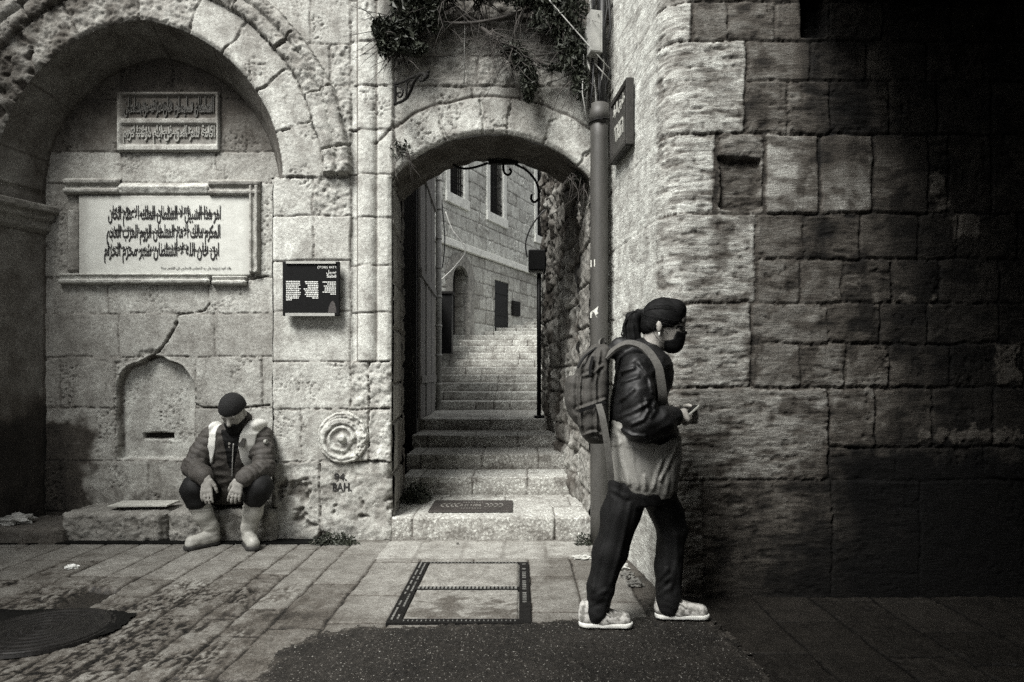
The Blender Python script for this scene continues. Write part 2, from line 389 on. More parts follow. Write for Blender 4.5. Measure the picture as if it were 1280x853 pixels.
# roll profile of the hood mould, colonnettes
q = (nd-50)/37; hood = (q > 0.02) & (q < .98) & (pyy < 219) & (w_.D > 0)
w_.H += np.where(hood, .035*np.sqrt(np.clip(1-((q-.28)/.26)**2, 0, 1))+.045*np.sqrt(np.clip(1-((q-.76)/.22)**2, 0, 1))-.02+.02*np.minimum(fbm2(SX*9, SZ*9, 4, 91), 0), 0)
col = (pyy < 452) & (pxx > 438) & (pxx < 491)
pro = .032*np.sqrt(np.clip(1-((pxx-458)/11)**2, 0, 1))+.022*sstep(472, 474.5, pxx)-.022*sstep(447.5, 445, pxx)*sstep(438, 440, pxx)
pro *= .55+.45*sstep(90, 175, pyy+25*fbm2(SX*3, SZ*3, 2, 5))
w_.H += np.where(col, pro, 0); w_.T *= np.where(col & (np.abs(pxx-447) < 1.6), .35, 1); w_.T *= np.where(col & (np.abs(pxx-471) < 1.4), .45, 1)
# cracked rough patch and deep hollows near the ground
base = sstep(582, 610, pyy+14*fbm2(SX*4, SZ*4, 3, 12))*(pxx > 330)*(pxx < 492)
hol = sstep(.2, .5, fbm2(SX*5.5, SZ*6.5, 3, 44))*base
w_.H -= .045*hol; w_.T *= 1-.5*hol-.1*base
# darkened band over the gateway, streaks down the niche arch
up = sstep(85, 20, pyy+45*fbm2(SX*3, SZ*3, 4, 61))*sstep(455, 500, pxx)
w_.stain(up*.75, mult=.25); w_.stain(sstep(150, 90, pyy+20*fbm2(SX*4, SZ*4, 4, 62))*sstep(470, 510, pxx)*.45, mult=.5)
gl_ = np.exp(-((gd-GR-47)/1.6)**2)*(np.abs(ga) < 44)*(pyy < 200); w_.T *= 1-.75*gl_; w_.H -= .012*gl_
w_.stain(sstep(.05, .5, fbm2(SX*2.6, SZ*1.3, 5, 71))*sstep(500, 440, pxx)*.5, mult=.45); w_.stain(sstep(.15, .45, fbm2(SX*7, SZ*7, 4, 75))*.4, mult=.45)
w_.stain(sstep(250, 120, pxx)*sstep(260, 170, pyy)*.85*sstep(-.5, .3, fbm2(SX*5, SZ*5, 4, 73)), mult=.28)  # left of the niche arch: real staining plus painted edge shade
w_.stain(sstep(12, 0, np.abs(pxx-655+6*fbm2(SX*6, SZ*6, 3, 3))-15)*sstep(175, 150, pyy)*sstep(60, 110, pyy)*.55, mult=.35)
# openings: niche and gateway
jamb = np.where(pyy > 222, np.where(left, pxx-(-5), 339-pxx), 1e3)
no = np.where(pyy < 222, -niche_d(pxx, pyy), jamb)
gh = np.where(pyy < 222, GR-np.hypot(pxx-GX, GY-pyy), 1e3); go = np.minimum(gh, np.minimum(pxx-490, 739.5-pxx))
go = np.where(pyy < 150, np.minimum(go, GR-np.hypot(pxx-GX, GY-pyy)), go)
op = np.maximum(no, go)/KW    # >0 inside an opening (metres)
inside = op > 0
gzz, gss = np.gradient(op, w_.Z, w_.S); gl = np.hypot(gzz, gss)+1e-6
near = inside & (op < .02)
w_.H -= .018*sstep(-.035, 0, op)*(~inside)+np.where(near, .03, 0)
Pf = w_.points(polypath([(w_.S[0], YW), (w_.S[-1], YW)], w_.S-w_.S[0]))
mv = np.where(near, np.minimum(op, .02), 0)
Pf[..., 0] -= mv*gss/gl; Pf[..., 2] -= mv*gzz/gl
keepv = ~inside; kf = keepv[:-1, :-1] | keepv[:-1, 1:] | keepv[1:, 1:] | keepv[1:, :-1]
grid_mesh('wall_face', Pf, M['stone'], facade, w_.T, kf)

# reveal of the niche: runs up the left jamb, round the arch and down the right jamb, from the front edge to the recessed back
YB = 5.50; KB = F/YB
def niche_outline(inset, n=220):
    L = []
    hw = NR-NC-inset; R = NR-inset
    for t in np.linspace(700, NS, 70): L.append((NX-hw, t))
    th0 = math.acos(NC/R)
    for a in np.linspace(0, th0, n//2): L.append((NX+NC-R*math.cos(a), NS-R*math.sin(a)))
    for a in np.linspace(th0, 0, n//2)[1:]: L.append((NX-NC+R*math.cos(a), NS-R*math.sin(a)))
    for t in np.linspace(NS, 700, 70)[1:]: L.append((NX+hw-(13 if t > NS+2 else 0)*(inset == 0), t))
    return np.array([(fx(a), fz(b)) for a, b in L])
o0, o1 = niche_outline(0), niche_outline(24)
vv = np.linspace(-.02, 1.05, 42); P = np.zeros((len(vv), len(o0), 3)); arc = np.concatenate([[0], np.cumsum(np.linalg.norm(np.diff(o0, axis=0), axis=1))])
for j, v in enumerate(vv):
    P[j, :, 0] = o0[:, 0]*(1-v)+o1[:, 0]*v; P[j, :, 2] = o0[:, 1]*(1-v)+o1[:, 1]*v; P[j, :, 1] = YW+v*(YB-YW)+.012
AA, VV = np.meshgrid(arc, vv)
hh = .008*fbm2(AA*6, VV*3, 4, 8)
T = .12*(1+.5*fbm2(AA*3, VV*2, 4, 9)); jt = np.abs((AA+.1*np.sin(AA*3)) % .42-.21) < .006; T = np.where(jt, .06, T); T = np.where(VV > .9, T*.6, T)  # reveal tone kept dark, its shade is painted in
P[..., 1] += hh*.2; P[..., 0] += hh*np.sign(P[..., 0]-fx(NX))*-1; P[..., 2] += np.where(AA < 1.4, 0, hh*.5)
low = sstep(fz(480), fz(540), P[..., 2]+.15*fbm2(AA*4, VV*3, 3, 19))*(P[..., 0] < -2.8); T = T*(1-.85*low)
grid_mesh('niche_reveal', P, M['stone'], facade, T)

# niche back wall
b_ = Masonry(lin(-4.2, -1.62, .0085), lin(-.03, 4.05, .0085), seed=5, joint=-.009, joint_tone=.15, warp=.007, edge=.0025)
bx = lambda px: (px-PX)/KB
bz = lambda py: EYE-(py-PY)/KB
BX, BZ = b_.SS, b_.ZZ; bpx = BX*KB+PX; bpy_ = PY-(BZ-EYE)*KB
def br(x0, y0, x1, y1, typ, tone, off=0.0): b_.rect(bx(x0), bz(y1), bx(x1), bz(y0), typ, tone, off, .0025)
for a, b, xs in ((20, 70, (0, 90, 150, 210, 280, 370)), (70, 125, (0, 85, 150, 215, 275, 370)), (125, 190, (0, 84, 150, 275, 370)), (190, 229, (0, 60, 152, 270, 370)), (229, 347, (0, 98, 316, 370)), (347, 392, (20, 135, 260, 360)),
                 (392, 446, (20, 148, 268, 360)), (446, 510, (20, 75, 144, 244, 328, 370)), (510, 576, (20, 144, 244, 300, 370)), (576, 640, (20, 185, 240, 300, 370)), (640, 700, (0, 120, 240, 370))):
    for x0, x1 in zip(xs[:-1], xs[1:]): br(x0, a, x1, b, random.choice(['smooth', 'pitted', 'pitted']) if a > 200 else 'pitted', random.uniform(.30, .40) if a > 185 else random.uniform(.15, .22))  # upper courses darker, part of the vault's painted shade
# spout slab: a shallow trefoil-headed recess, slot and three drill holes
def trefoil(x, y):            # >0 inside
    body = np.minimum(np.minimum(x-147, 242-x), y-494); body = np.minimum(body, 574-y)
    lobes = np.maximum(36-np.hypot(x-183, (y-488)*1.0), 36-np.hypot(x-206, (y-488)*1.0)); top = 26-np.hypot(x-194, (y-470)*1.05)
    return np.maximum(body, np.maximum(np.where(y < 500, lobes, -9), top))
tf = trefoil(bpx+1.5*fbm2(BX*8, BZ*8, 2, 4), bpy_+1.5*fbm2(BX*8, BZ*8, 2, 6))
ins = sstep(-1.2, 1.2, tf)
h_s, t_s = TYPES['pitted'](BX, BZ, 99)
b_.H = b_.H*(1-ins)+ins*(-.075+h_s*.8); b_.T = b_.T*(1-ins)+ins*(.43*t_s)
b_.T *= 1-.72*np.exp(-((tf-.8)/1.3)**2)*(bpy_ < 560); b_.H += .012*np.exp(-((tf+2.2)/1.2)**2)*(bpy_ < 497); b_.T *= 1+.25*np.exp(-((tf+2.4)/1.0)**2)*(bpy_ < 497)  # painted shadow line inside the trefoil edge, light rim outside
slot = sstep(-1, 1, np.minimum(19-np.abs(bpx-192), 4.2-np.abs(bpy_-546-.0*(bpx))-.06*np.abs(bpx-192))); b_.H -= .07*slot; b_.T *= 1-.93*slot
for yy in (516, 521, 526):
    k = sstep(1.6, .6, np.hypot(bpx-195, bpy_-yy)); b_.H -= .02*k; b_.T *= 1-.85*k
b_.T *= 1-.35*sstep(14, 4, np.abs(bpx-192))*sstep(549, 553, bpy_)*sstep(575, 555, bpy_)
# the crack that climbs from the trefoil
def crack(Mw, X, Y, pts, wd, dep, dark=.75, sd=0):
    d = np.full(X.shape, 1e3)
    for (x0, y0), (x1, y1) in zip(pts[:-1], pts[1:]):
        t = np.clip(((X-x0)*(x1-x0)+(Y-y0)*(y1-y0))/((x1-x0)**2+(y1-y0)**2+1e-9), 0, 1); d = np.minimum(d, np.hypot(X-x0-t*(x1-x0), Y-y0-t*(y1-y0)))
    d = d+wd*.6*fbm2(Mw.SS*20, Mw.ZZ*20, 3, sd); k = sstep(wd, wd*.2, d); Mw.H -= dep*k; Mw.T *= 1-dark*k
crack(b_, bpx, bpy_, [(182, 450), (200, 438), (207, 428), (216, 414), (221, 403)], 2.3, .03, .75)
crack(b_, bpx, bpy_, [(221, 403), (222, 394), (255, 389), (262, 380)], 1.3, .02)
crack(b_, bpx, bpy_, [(244, 505), (254, 510), (300, 510), (336, 507)], 1.6, .02)
chipz = sstep(9, 4, np.hypot((bpx-190)*.5, bpy_-444)+4*fbm2(BX*14, BZ*14, 3, 2)); b_.H -= .02*chipz
crack(b_, bpx, bpy_, [(262, 345), (300, 352), (335, 345)], 1.5, .02)
b_.stain(sstep(215, 120, bpy_+30*fbm2(BX*4, BZ*4, 4, 3))*.9, mult=.22)                       # shade painted into the vault of the niche
dampm = sstep(.0, .35, sstep(495, 560, bpy_)*sstep(150, 50, bpx)+.55*fbm2(BX*5, BZ*5, 4, 23)*sstep(470, 540, bpy_)*sstep(230, 60, bpx)-.12)
b_.stain(dampm, mult=.16)
b_.stain(sstep(.15, .6, fbm2(BX*7, BZ*3.5, 4, 29))*sstep(560, 640, bpy_)*.7, mult=.4)
b_.stain(sstep(150, 60, bpx+45*fbm2(BX*4, BZ*3, 4, 83))*.55, mult=.4); b_.stain(sstep(.1, .5, fbm2(BX*3.5, BZ*1.6, 4, 85))*.4, mult=.55)  # shade painted down the left of the recess, then random staining
crumb = sstep(590, 625, bpy_)*.5*np.clip(.5+fbm2(BX*12, BZ*12, 3, 9), 0, 1); b_.T *= 1-crumb
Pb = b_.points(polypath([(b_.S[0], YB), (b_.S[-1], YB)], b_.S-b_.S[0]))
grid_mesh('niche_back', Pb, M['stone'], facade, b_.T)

def relief_bar(name, x0, z0, x1, z1, prof, y, mat, parent, tone, seed=0, closed=None):
    """moulding: prof = list of (across 0..1, out) swept along the bar's long side, worn by noise"""
    horiz = abs(x1-x0) > abs(z1-z0); L = lin(0, (x1-x0) if horiz else (z1-z0), .012); prof = np.array(prof)
    A = np.repeat(np.linspace(0, 1, 22)[:, None], len(L), 1); O = np.interp(A, prof[:, 0], prof[:, 1]); LL = np.repeat(L[None], 22, 0)
    if horiz: X, Z = x0+LL, z0+A*(z1-z0)
    else: X, Z = x0+A*(x1-x0), z0+LL
    O = O+.004*fbm2(X*20, Z*20, 4, seed)+.010*np.minimum(fbm2(X*7, Z*7, 4, seed+2)+.15, 0)
    O[0] -= .03; O[-1] -= .03; O[:, 0] -= .03; O[:, -1] -= .03
    T_ = tone*(1+.25*fbm2(X*9, Z*9, 3, seed))*(.6+.4*sstep(.0, .03, O)); P_ = np.stack([X, y-O, Z], -1)
    return grid_mesh(name, P_, mat, parent, T_, flip=not horiz)
# ---------------------------------------------------------------- the corner house on the right: a rounded quoin between alley side and street front
pier = empty('corner_house_wall', (1.6, 3.83, 0))
tag(pier, 'wall of big stone blocks on the right, darkened by stains and painted shade, with a pale rounded corner', 'stone wall')
YP = 3.83; KP = F/YP
R0 = .16
c0 = np.array([.80+R0, YP+R0]); cor = [(c0[0]-R0*math.cos(a), c0[1]-R0*math.sin(a)) for a in np.linspace(0, math.pi/2, 14)]
pier_path = [(.655, 5.30)]+cor+[(5.2, YP)]
LP = pathlen(pier_path); LS = pathlen(pier_path[:2]); LC = pathlen(pier_path[:15])
S_ = np.concatenate([lin(0, LS, .012), lin(LS, LC+1.95, .0075)[1:], lin(LC+1.95, LP, .02)[1:]])
r_ = Masonry(S_, lin(-.03, 4.3, .0085), seed=11, joint=-.012, joint_tone=.07, warp=.012, edge=.003)
RS, RZ = r_.SS, r_.ZZ
# s of a front-plane photo column, and pixel coordinates of every point
sx = lambda px: LC+((px-PX)/KP-c0[0])
pz = lambda py: EYE-(py-PY)/KP
rpx = PX+(RS-LC+c0[0])*KP; rpy = PY-(RZ-EYE)*KP
def rr(x0, y0, x1, y1, typ, tone, off=0.0, gap=.0045):
    r_.rect(sx(x0) if x0 is not None else 0.5, pz(y1), sx(x1), pz(y0), typ, tone, off, gap, .02)
Q = 640                      # how far quoin stones run back round the corner, in front-plane pixels
D = lambda: random.uniform(.08, .165)
rows = [(-210, -140, [(Q, 900, 'strata', .33)], (900, 980, 1060, 1150, 1240, 1330)), (-140, -60, [(Q, 850, 'strata', .36)], (850, 930, 1030, 1110, 1200, 1300, 1400)), (-60, 2, [(Q, 880, 'strata', .36)], (880, 960, 1030, 1110, 1200, 1300, 1400)),
        (2, 51, [(Q, 866, 'strata', .48)], (868, 909, 970, 1037, 1104, 1190, 1270, 1350)),
        (51, 101, [], (934, 1013, 1084, 1160, 1230, 1310, 1400)), (51, 168, [(Q, 932, 'strata', .44)], ()),
        (101, 168, [], (934, 985, 1038, 1113, 1172, 1240, 1320, 1400)),
        (168, 267, [(Q, 894, 'strata', .52), (898, 954, 'strata', .20), (957, 1024, 'smooth', .30), (1026, 1091, 'smooth', .30)], (1093, 1161, 1186, 1240, 1330, 1420)),
        (267, 378, [(Q, 945, 'strata', .39)], ()), (267, 324, [], (946, 1006, 1076, 1148, 1197, 1271, 1350, 1420)), (324, 379, [], (947, 1000, 1054, 1116, 1174, 1250, 1320, 1400)),
        (379, 484, [(Q, 939, 'strata', .33)], ()), (379, 430, [], (940, 1036, 1101, 1160, 1250, 1330, 1420)), (430, 484, [], (940, 1001, 1058, 1113, 1190, 1280, 1370)),
        (485, 600, [(Q, 1036, 'strata', .23)], ()), (485, 559, [], (1037, 1094, 1166, 1242, 1330, 1420)),
        (559, 600, [], (1037, 1120, 1230, 1330, 1420)), (600, 770, [(Q, 880, 'strata', .24), (880, 1040, 'strata', .10)], (1040, 1150, 1280, 1400))]
for a, b, spec, xs in rows:
    for x0, x1, t, tn in spec: rr(x0, a, x1, b, t, tn)
    for x0, x1 in zip(xs[:-1], xs[1:]): rr(x0, a, x1, b, random.choice(['weathered', 'weathered', 'strata', 'smooth', 'pitted']), D())
    # stones on the alley side behind the quoin
    k = sx(Q)
    for s0, s1 in ((-.2, .45), (.45, k)): r_.rect(s0, pz(b), s1, pz(a), 'pitted', .40, 0, .003)
for a, b in ((101, 102),): pass
for x0, x1 in ((1420, 1540), (1540, 1680), (1680, 1850)):
    for a, b in ((-210, -100), (-100, 0), (0, 100), (100, 200), (200, 320), (320, 440), (440, 560), (560, 770)): rr(x0, a, x1, b, 'pitted', .12)
# plastered, smoother upright strip on the alley side (chipped whitewash)
pl = sstep(.24, .32, RS+.05*fbm2(RS*5, RZ*3, 3, 4))*sstep(LS+.03, LS-.04, RS+.05*fbm2(RS*6, RZ*5, 3, 14))
r_.H = r_.H*(1-.7*pl)+.7*pl*(.004+.010*fbm2(RS*6, RZ*4, 5, 6)); r_.T = r_.T*(1-.7*pl)+  .7*pl*.58*(1+.3*fbm2(RS*5, RZ*3, 4, 26))
# hole, black bitumen plaster low on the street side, soot plus painted shade with ragged edges, pale spalls
hole = sstep(0, .02, np.minimum(np.minimum(rpx-1001, 1035-rpx), np.minimum(rpy+8, 47-rpy))/KP); r_.H -= .10*hole; r_.T *= 1-.9*hole
nz = fbm2(RS*3.2, RZ*3.2, 5, 41)
bit = sstep(0, 14, rpy-562-16*nz-9*fbm2(RS*14, RZ*14, 3, 43))*sstep(960, 1090, rpx+60*nz)
bit = np.maximum(bit, sstep(-10, 60, rpy-640-70*nz)*sstep(870, 1000, rpx+70*nz))
r_.H = r_.H*(1-.4*bit)+.4*bit*.008; r_.stain(bit*.93, to=.007)
soot_and_shade = sstep(-.25, .35, (rpx-1010)/270+.42*fbm2(RS*2.6, RZ*2.0, 5, 47)-sstep(60, 320, rpy)*.20); r_.stain(soot_and_shade*.96, mult=.10)
blot = sstep(.12, .42, fbm2(RS*5.2, RZ*6.5, 4, 53))*sstep(840, 910, rpx); r_.stain(blot*.85, mult=.32)
blot2 = sstep(.1, .4, fbm2(RS*4, RZ*14, 4, 57))*sstep(LC-.25, LC, RS)*.75; r_.stain(blot2, mult=.3)
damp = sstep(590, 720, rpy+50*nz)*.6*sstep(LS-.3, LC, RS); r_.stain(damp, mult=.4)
dk = sstep(0, .01, np.minimum(np.minimum(rpx-900, 952-rpx), np.minimum(rpy-196, 262-rpy))/KP+.02*fbm2(RS*9, RZ*9, 3, 7)); r_.H -= .035*dk; r_.stain(dk*.8, mult=.4)
for x0, y0, x1, y1 in ((1092, 372, 1175, 379), (1165, 217, 1182, 262), (1190, 268, 1226, 300), (1245, 430, 1275, 480), (905, 172, 950, 195), (935, 158, 985, 168), (1150, 535, 1275, 552), (868, 686, 890, 699)):
    sp = sstep(0, .012, np.minimum(np.minimum(rpx-x0, x1-rpx), np.minimum(rpy-y0, y1-rpy))/KP+.06*fbm2(RS*13, RZ*13, 5, int(x0)))
    r_.stain(sp*.45, to=.16); r_.H += .004*sp
r_.T *= .82+.18*sstep(-.3, .3, fbm2(RS*11, RZ*11, 4, 59))
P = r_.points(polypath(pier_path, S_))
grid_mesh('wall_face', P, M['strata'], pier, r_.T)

# unseen block added over the right of the street: its underside and end close off the sky there
bh = empty('right_shade_block', (3.6, 1.0, 0))
tag(bh, 'unseen block added over the street beyond the right edge, keeping the wall below in shade', 'building')
mb = MB(); mb.box((4.0, .9, 4.75), (5.0, 5.6, 2.5)); mb.box((6.7, .9, 1.75), (.4, 5.6, 3.5))
mb.build('wall', flat_mat('shade_block_dark', (.06, .058, .052), .9), bh)  # faces of the unseen added block

oh = empty('rear_shade_block', (1.5, -1.6, 0)); tag(oh, 'tall unseen block added behind the viewpoint to shade the right side', 'building')  # unseen, added to block sun and sky on the right
MB().box((2.85, -1.6, 4.4), (9.1, 1.6, 8.8)).build('wall', M['stone_plain'], oh)  # faces of the unseen added block
lh = empty('left_shade_block', (-5.2, 2.0, 0)); tag(lh, 'unseen block added beyond the left picture edge to shade the niche', 'building')  # unseen, added to shade the left of the niche
MB().box((-5.3, 1.6, 2.75), (1.3, 6.6, 5.5)).build('wall', M['stone_plain'], lh)  # faces of the unseen added block
# ---------------------------------------------------------------- reveals of the gateway, soffit, alley walls
def wall_strip(name, path, z0, z1, st, seed, parent, mat, courses, stain=None, joint_tone=.08, depth=None, gap=.006, zst=None):
    L = pathlen(path); m = Masonry(lin(0, L, st), lin(z0, z1, zst or st), seed=seed, joint=-.02, joint_tone=joint_tone, warp=.014)
    m.courses(-.1, L+.1, z0-.05, z1+.1, *courses, seed=seed, gap=gap)
    if stain: stain(m)
    return grid_mesh(name, m.points(polypath(path, m.S)), mat, parent, m.T)
wall_strip('jamb', [(fx(490)+.012, YW+.004), (-1.0, 5.78)], -.03, 2.74, .011, 21, facade, M['stone'], ((.28, .42), (.4, .7), ['smooth', 'pitted'], (.20, .32)),
           lambda m: m.stain(sstep(.25, .5, m.SS)*.6, mult=.35))  # jamb tone darkens towards its back
wall_strip('jamb', [(.50, 5.78), (fx(739.5)-.012, YW+.004)], -.03, 2.74, .011, 22, facade, M['stone'], ((.28, .42), (.4, .7), ['rough', 'eroded'], (.13, .24)))
n = 130; ang = np.linspace(-math.radians(50), math.radians(50), n); dv = lin(0, .62, .014); P = np.zeros((len(dv), n, 3)); rad = GR/KW+.012
for j, v in enumerate(dv):
    P[j, :, 0] = fx(GX)+rad*np.sin(ang)-.02*v; P[j, :, 2] = fz(GY)+rad*np.cos(ang)-.02; P[j, :, 1] = YW+.012+v
AA, VV = np.meshgrid(ang, dv); bmp = .018*fbm2(AA*6, VV*7, 4, 5)-.03*sstep(.02, .0, np.abs(VV-.25+.02*np.sin(AA*9)))
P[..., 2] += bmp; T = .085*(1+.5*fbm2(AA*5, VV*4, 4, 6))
grid_mesh('arch_soffit', P, M['stone'], facade, T)
mb = MB(); mb.box((-.2, 5.80, 3.75), (2.2, .06, 1.3)); mb.build('inner_face', flat_mat('inner_wall', (.10, .098, .09), .9), facade)   # back of the masonry over the gateway

lw = empty('alley_wall', (-1.3, 8, 0)); tag(lw, 'shadowed stone wall along the left side of the stepped alley', 'stone wall')
wall_strip('wall_face', [(-1.0, 5.79), (-1.02, 6.0)], -.03, 5.2, .02, 23, lw, M['stone'], ((.25, .4), (.3, .6), ['rough'], (.06, .12)))
wall_strip('wall_face', [(-1.27, 10.08), (-1.45, 12.2)], .2, 2.6, .022, 27, lw, M['stone'], ((.25, .4), (.3, .6), ['rough', 'pitted'], (.16, .26)))
wall_strip('wall_face', [(-1.16, 7.45), (-1.27, 10.1)], .2, 4.45, .022, 24, lw, M['stone'], ((.25, .4), (.3, .6), ['rough', 'pitted'], (.10, .22)))
mb = MB(); mb.box((-1.6, 6.75, 3.2), (.06, 1.7, 6.4)); mb.box((-1.36, 7.48, 3.2), (.46, .05, 6.4)); mb.box((-1.33, 5.93, 3.2), (.6, .06, 6.4)); mb.build('doorway_recess', M['darkwood'], lw)
rw = empty('mossy_alley_wall', (.4, 7.2, 0)); tag(rw, 'rough dark mossy rubble wall along the right side of the alley steps', 'stone wall')
def moss_and_darkening(m):
    m.stain(sstep(-.1, .35, fbm2(m.SS*1.6, m.ZZ*2.2, 5, 91))*.85, mult=.18); m.stain(sstep(1.6, 3.0, m.ZZ)*.35, mult=.3)  # moss patches, then an even darkening upwards
    m.H += .05*fbm2(m.SS*2.2, m.ZZ*2.2, 4, 93)
wall_strip('wall_face', [(.9, 8.62), (.36, 8.60), (.28, 8.52), (.30, 8.2), (.5, 5.75)], -.03, 4.1, .016, 25, rw, M['stone'], ((.18, .34), (.2, .5), ['rubble', 'eroded', 'rough'], (.14, .30)), moss_and_darkening)
# ---------------------------------------------------------------- ground of the street: one sheet of flagstones
def nonuni(a, b, st, far, k=26):
    t = np.linspace(0, 1, k)[1:]**2.5; return np.concatenate([(a-(far*t))[::-1], lin(a, b, st), b+far*t])
GXs = nonuni(-4.4, 3.2, .0078, 90); GYs = nonuni(2.55, 5.4, .0075, 90)
g_ = Masonry(GXs, GYs, seed=31, joint=-.02, joint_tone=.022, warp=.012, wf=3.5, edge=.006)
GXX, GYY = g_.SS, g_.ZZ; rg = random.Random(5)
strips = [-4.9, -4.55, -4.2, -3.88, -3.6, -3.32, -3.05, -2.8, -2.56, -2.34, -2.1, -1.86, -1.63, -1.45, -1.245, -.975, -.67, -.31, .055, .34, .66, .98, 1.3, 1.62, 1.95, 2.3, 2.7, 3.1, 3.5]
for x0, x1 in zip(strips[:-1], strips[1:]):
    y = 2.0+rg.uniform(-.4, .2)
    while y < 5.4:
        y1 = y+rg.uniform(.35, .95)
        mid = (x0+x1)/2; ym = (y+y1)/2
        if -.67 < mid < .06: t, tn = 'smooth', .36
        elif mid < -1.5 and ym < 4.15: t, tn = ('eroded' if rg.random() < .45 else 'rough'), rg.uniform(.16, .27)
        elif mid < -.9: t, tn = ('smooth' if ym > 3.9 else 'rough'), rg.uniform(.27, .36) if ym > 3.9 else rg.uniform(.2, .28)
        elif mid > .66: t, tn = rg.choice(['rough', 'smooth']), rg.uniform(.10, .18)
        else: t, tn = 'smooth', rg.uniform(.27, .36)
        g_.rect(x0, y, x1, y1, t, tn*.54, 0, .0045 if t == 'smooth' else .008, .012); y = y1
# threshold row before the steps
g_.D[:] = 0
for x0, x1 in ((-.99, -.72), (-.72, -.40), (-.40, -.12), (-.12, .18), (.18, .5), (.5, .8)): g_.rect(x0, 4.62, x1, 5.12, 'smooth', rg.uniform(.22, .28), .002, .006)
ok = (np.abs(GYY-3.85) < 1.7)&(GXX > -4.7)&(GXX < 3.4)
g_.H = np.where(ok, np.clip(g_.H*.42, -.016, .008), -.006)
n1 = fbm2(GXX*2.4, GYY*2.4, 5, 3)
g_.stain(sstep(4.15, 3.6, GYY+.25*n1)*sstep(-.9, -1.25, GXX+.1*n1)*.5, mult=.55)  # near left paving: dirt plus painted edge shade
pit_ = sstep(-.02, .16, noise2(GXX*34, GYY*20, 6)+.6*noise2(GXX*70, GYY*44, 7)); zone = sstep(4.25, 3.9, GYY+.35*n1)*sstep(-1.15, -1.5, GXX+.2*n1); g_.T *= (1+.35*zone)*(1-.88*pit_*zone*sstep(-.35, .1, fbm2(GXX*3, GYY*3, 3, 10))); g_.H -= .002*pit_*zone
wear = sstep(.05, .4, fbm2(GXX*9, GYY*6, 4, 8))*sstep(4.2, 3.7, GYY)*sstep(-.9, -1.3, GXX); g_.stain(wear*.75, mult=.28)
g_.stain(sstep(.15, .5, fbm2(GXX*3, GYY*5, 4, 14))*.45, mult=.5)
g_.stain(sstep(.60, .85, GXX+.1*n1)*.95, mult=.13)                       # shade painted into the paving along the corner house
g_.stain(sstep(.10, .0, np.maximum(np.abs(GXX-.36)-.16, np.abs(GYY-4.42)-.22)+.05*n1)*.6, mult=.35)
g_.stain(sstep(.25, .05, np.abs(GYY-3.42)+.1*n1)*sstep(-1.4, -1.1, GXX)*sstep(.7, .4, GXX)*.55, mult=.4)
g_.stain(sstep(5.0, 5.12, GYY+.04*n1)*sstep(-.95, -1.05, GXX)*.6, mult=.35)
# hollow round the manhole on the left
hol = sstep(.02, -.02, np.maximum(np.abs(GXX+2.42)-.10, np.abs(GYY-3.78)-.21)+.03*n1); g_.H -= .03*hol; g_.stain(hol, to=.02)
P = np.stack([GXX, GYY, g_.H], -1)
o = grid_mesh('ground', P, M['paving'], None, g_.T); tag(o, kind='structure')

# asphalt patch and the dark fill round the manhole
def patch(name, poly, z, mat, tone, seed, rag=.03):
    poly = np.array(poly); X = lin(poly[:, 0].min()-.05, poly[:, 0].max()+.05, .0065); Y = lin(poly[:, 1].min()-.05, poly[:, 1].max()+.05, .0065)
    XX, YY = np.meshgrid(X, Y); d = np.full(XX.shape, 1e3); ins = np.zeros(XX.shape, bool)
    for (x0, y0), (x1, y1) in zip(poly, np.roll(poly, -1, 0)):
        t = np.clip(((XX-x0)*(x1-x0)+(YY-y0)*(y1-y0))/((x1-x0)**2+(y1-y0)**2), 0, 1); d = np.minimum(d, np.hypot(XX-x0-t*(x1-x0), YY-y0-t*(y1-y0)))
        c = ((y0 > YY) != (y1 > YY)) & (XX < (x1-x0)*(YY-y0)/(y1-y0+1e-12)+x0); ins ^= c
    d = np.where(ins, d, -d)+rag*fbm2(XX*7, YY*7, 4, seed)+.03*fbm2(XX*30, YY*30, 3, seed+8)*(rag > .025)+.012*fbm2(XX*38, YY*38, 3, seed+8)
    H = z*sstep(-.005, .05, d)+.004*fbm2(XX*45, YY*45, 2, seed)+.004*fbm2(XX*9, YY*9, 3, seed+1)
    k = d > 0; kf = k[:-1, :-1]&k[1:, 1:]&k[:-1, 1:]&k[1:, :-1]
    T = tone*(1+.5*fbm2(XX*2.5, YY*2.5, 4, seed+2)+.4*fbm2(XX*40, YY*40, 2, seed+3))
    T = T*(1+2.2*sstep(.10, .0, d)*sstep(-.2, .4, fbm2(XX*14, YY*14, 3, seed+5))*(rag > .025))
    return tag(grid_mesh(name, np.stack([XX, YY, np.maximum(H, .009)], -1), mat, None, T, kf), kind='structure')
G = lambda a, b: tuple(gnd(a, b)[:2])
patch('asphalt_patch', [G(318, 853), G(340, 822), G(385, 797), G(440, 787), G(500, 785), G(640, 781), G(725, 776), G(890, 772), G(950, 832), G(1000, 900), G(300, 900)], .014, M['asphalt'], .013, 3)
patch('dark_infill', [(-2.9, 3.0), (-2.2, 3.02), (-1.95, 3.28), (-1.98, 3.55), (-2.3, 3.62), (-2.9, 3.6)], .013, MATS['dark_recess'], .010, 8, .02)

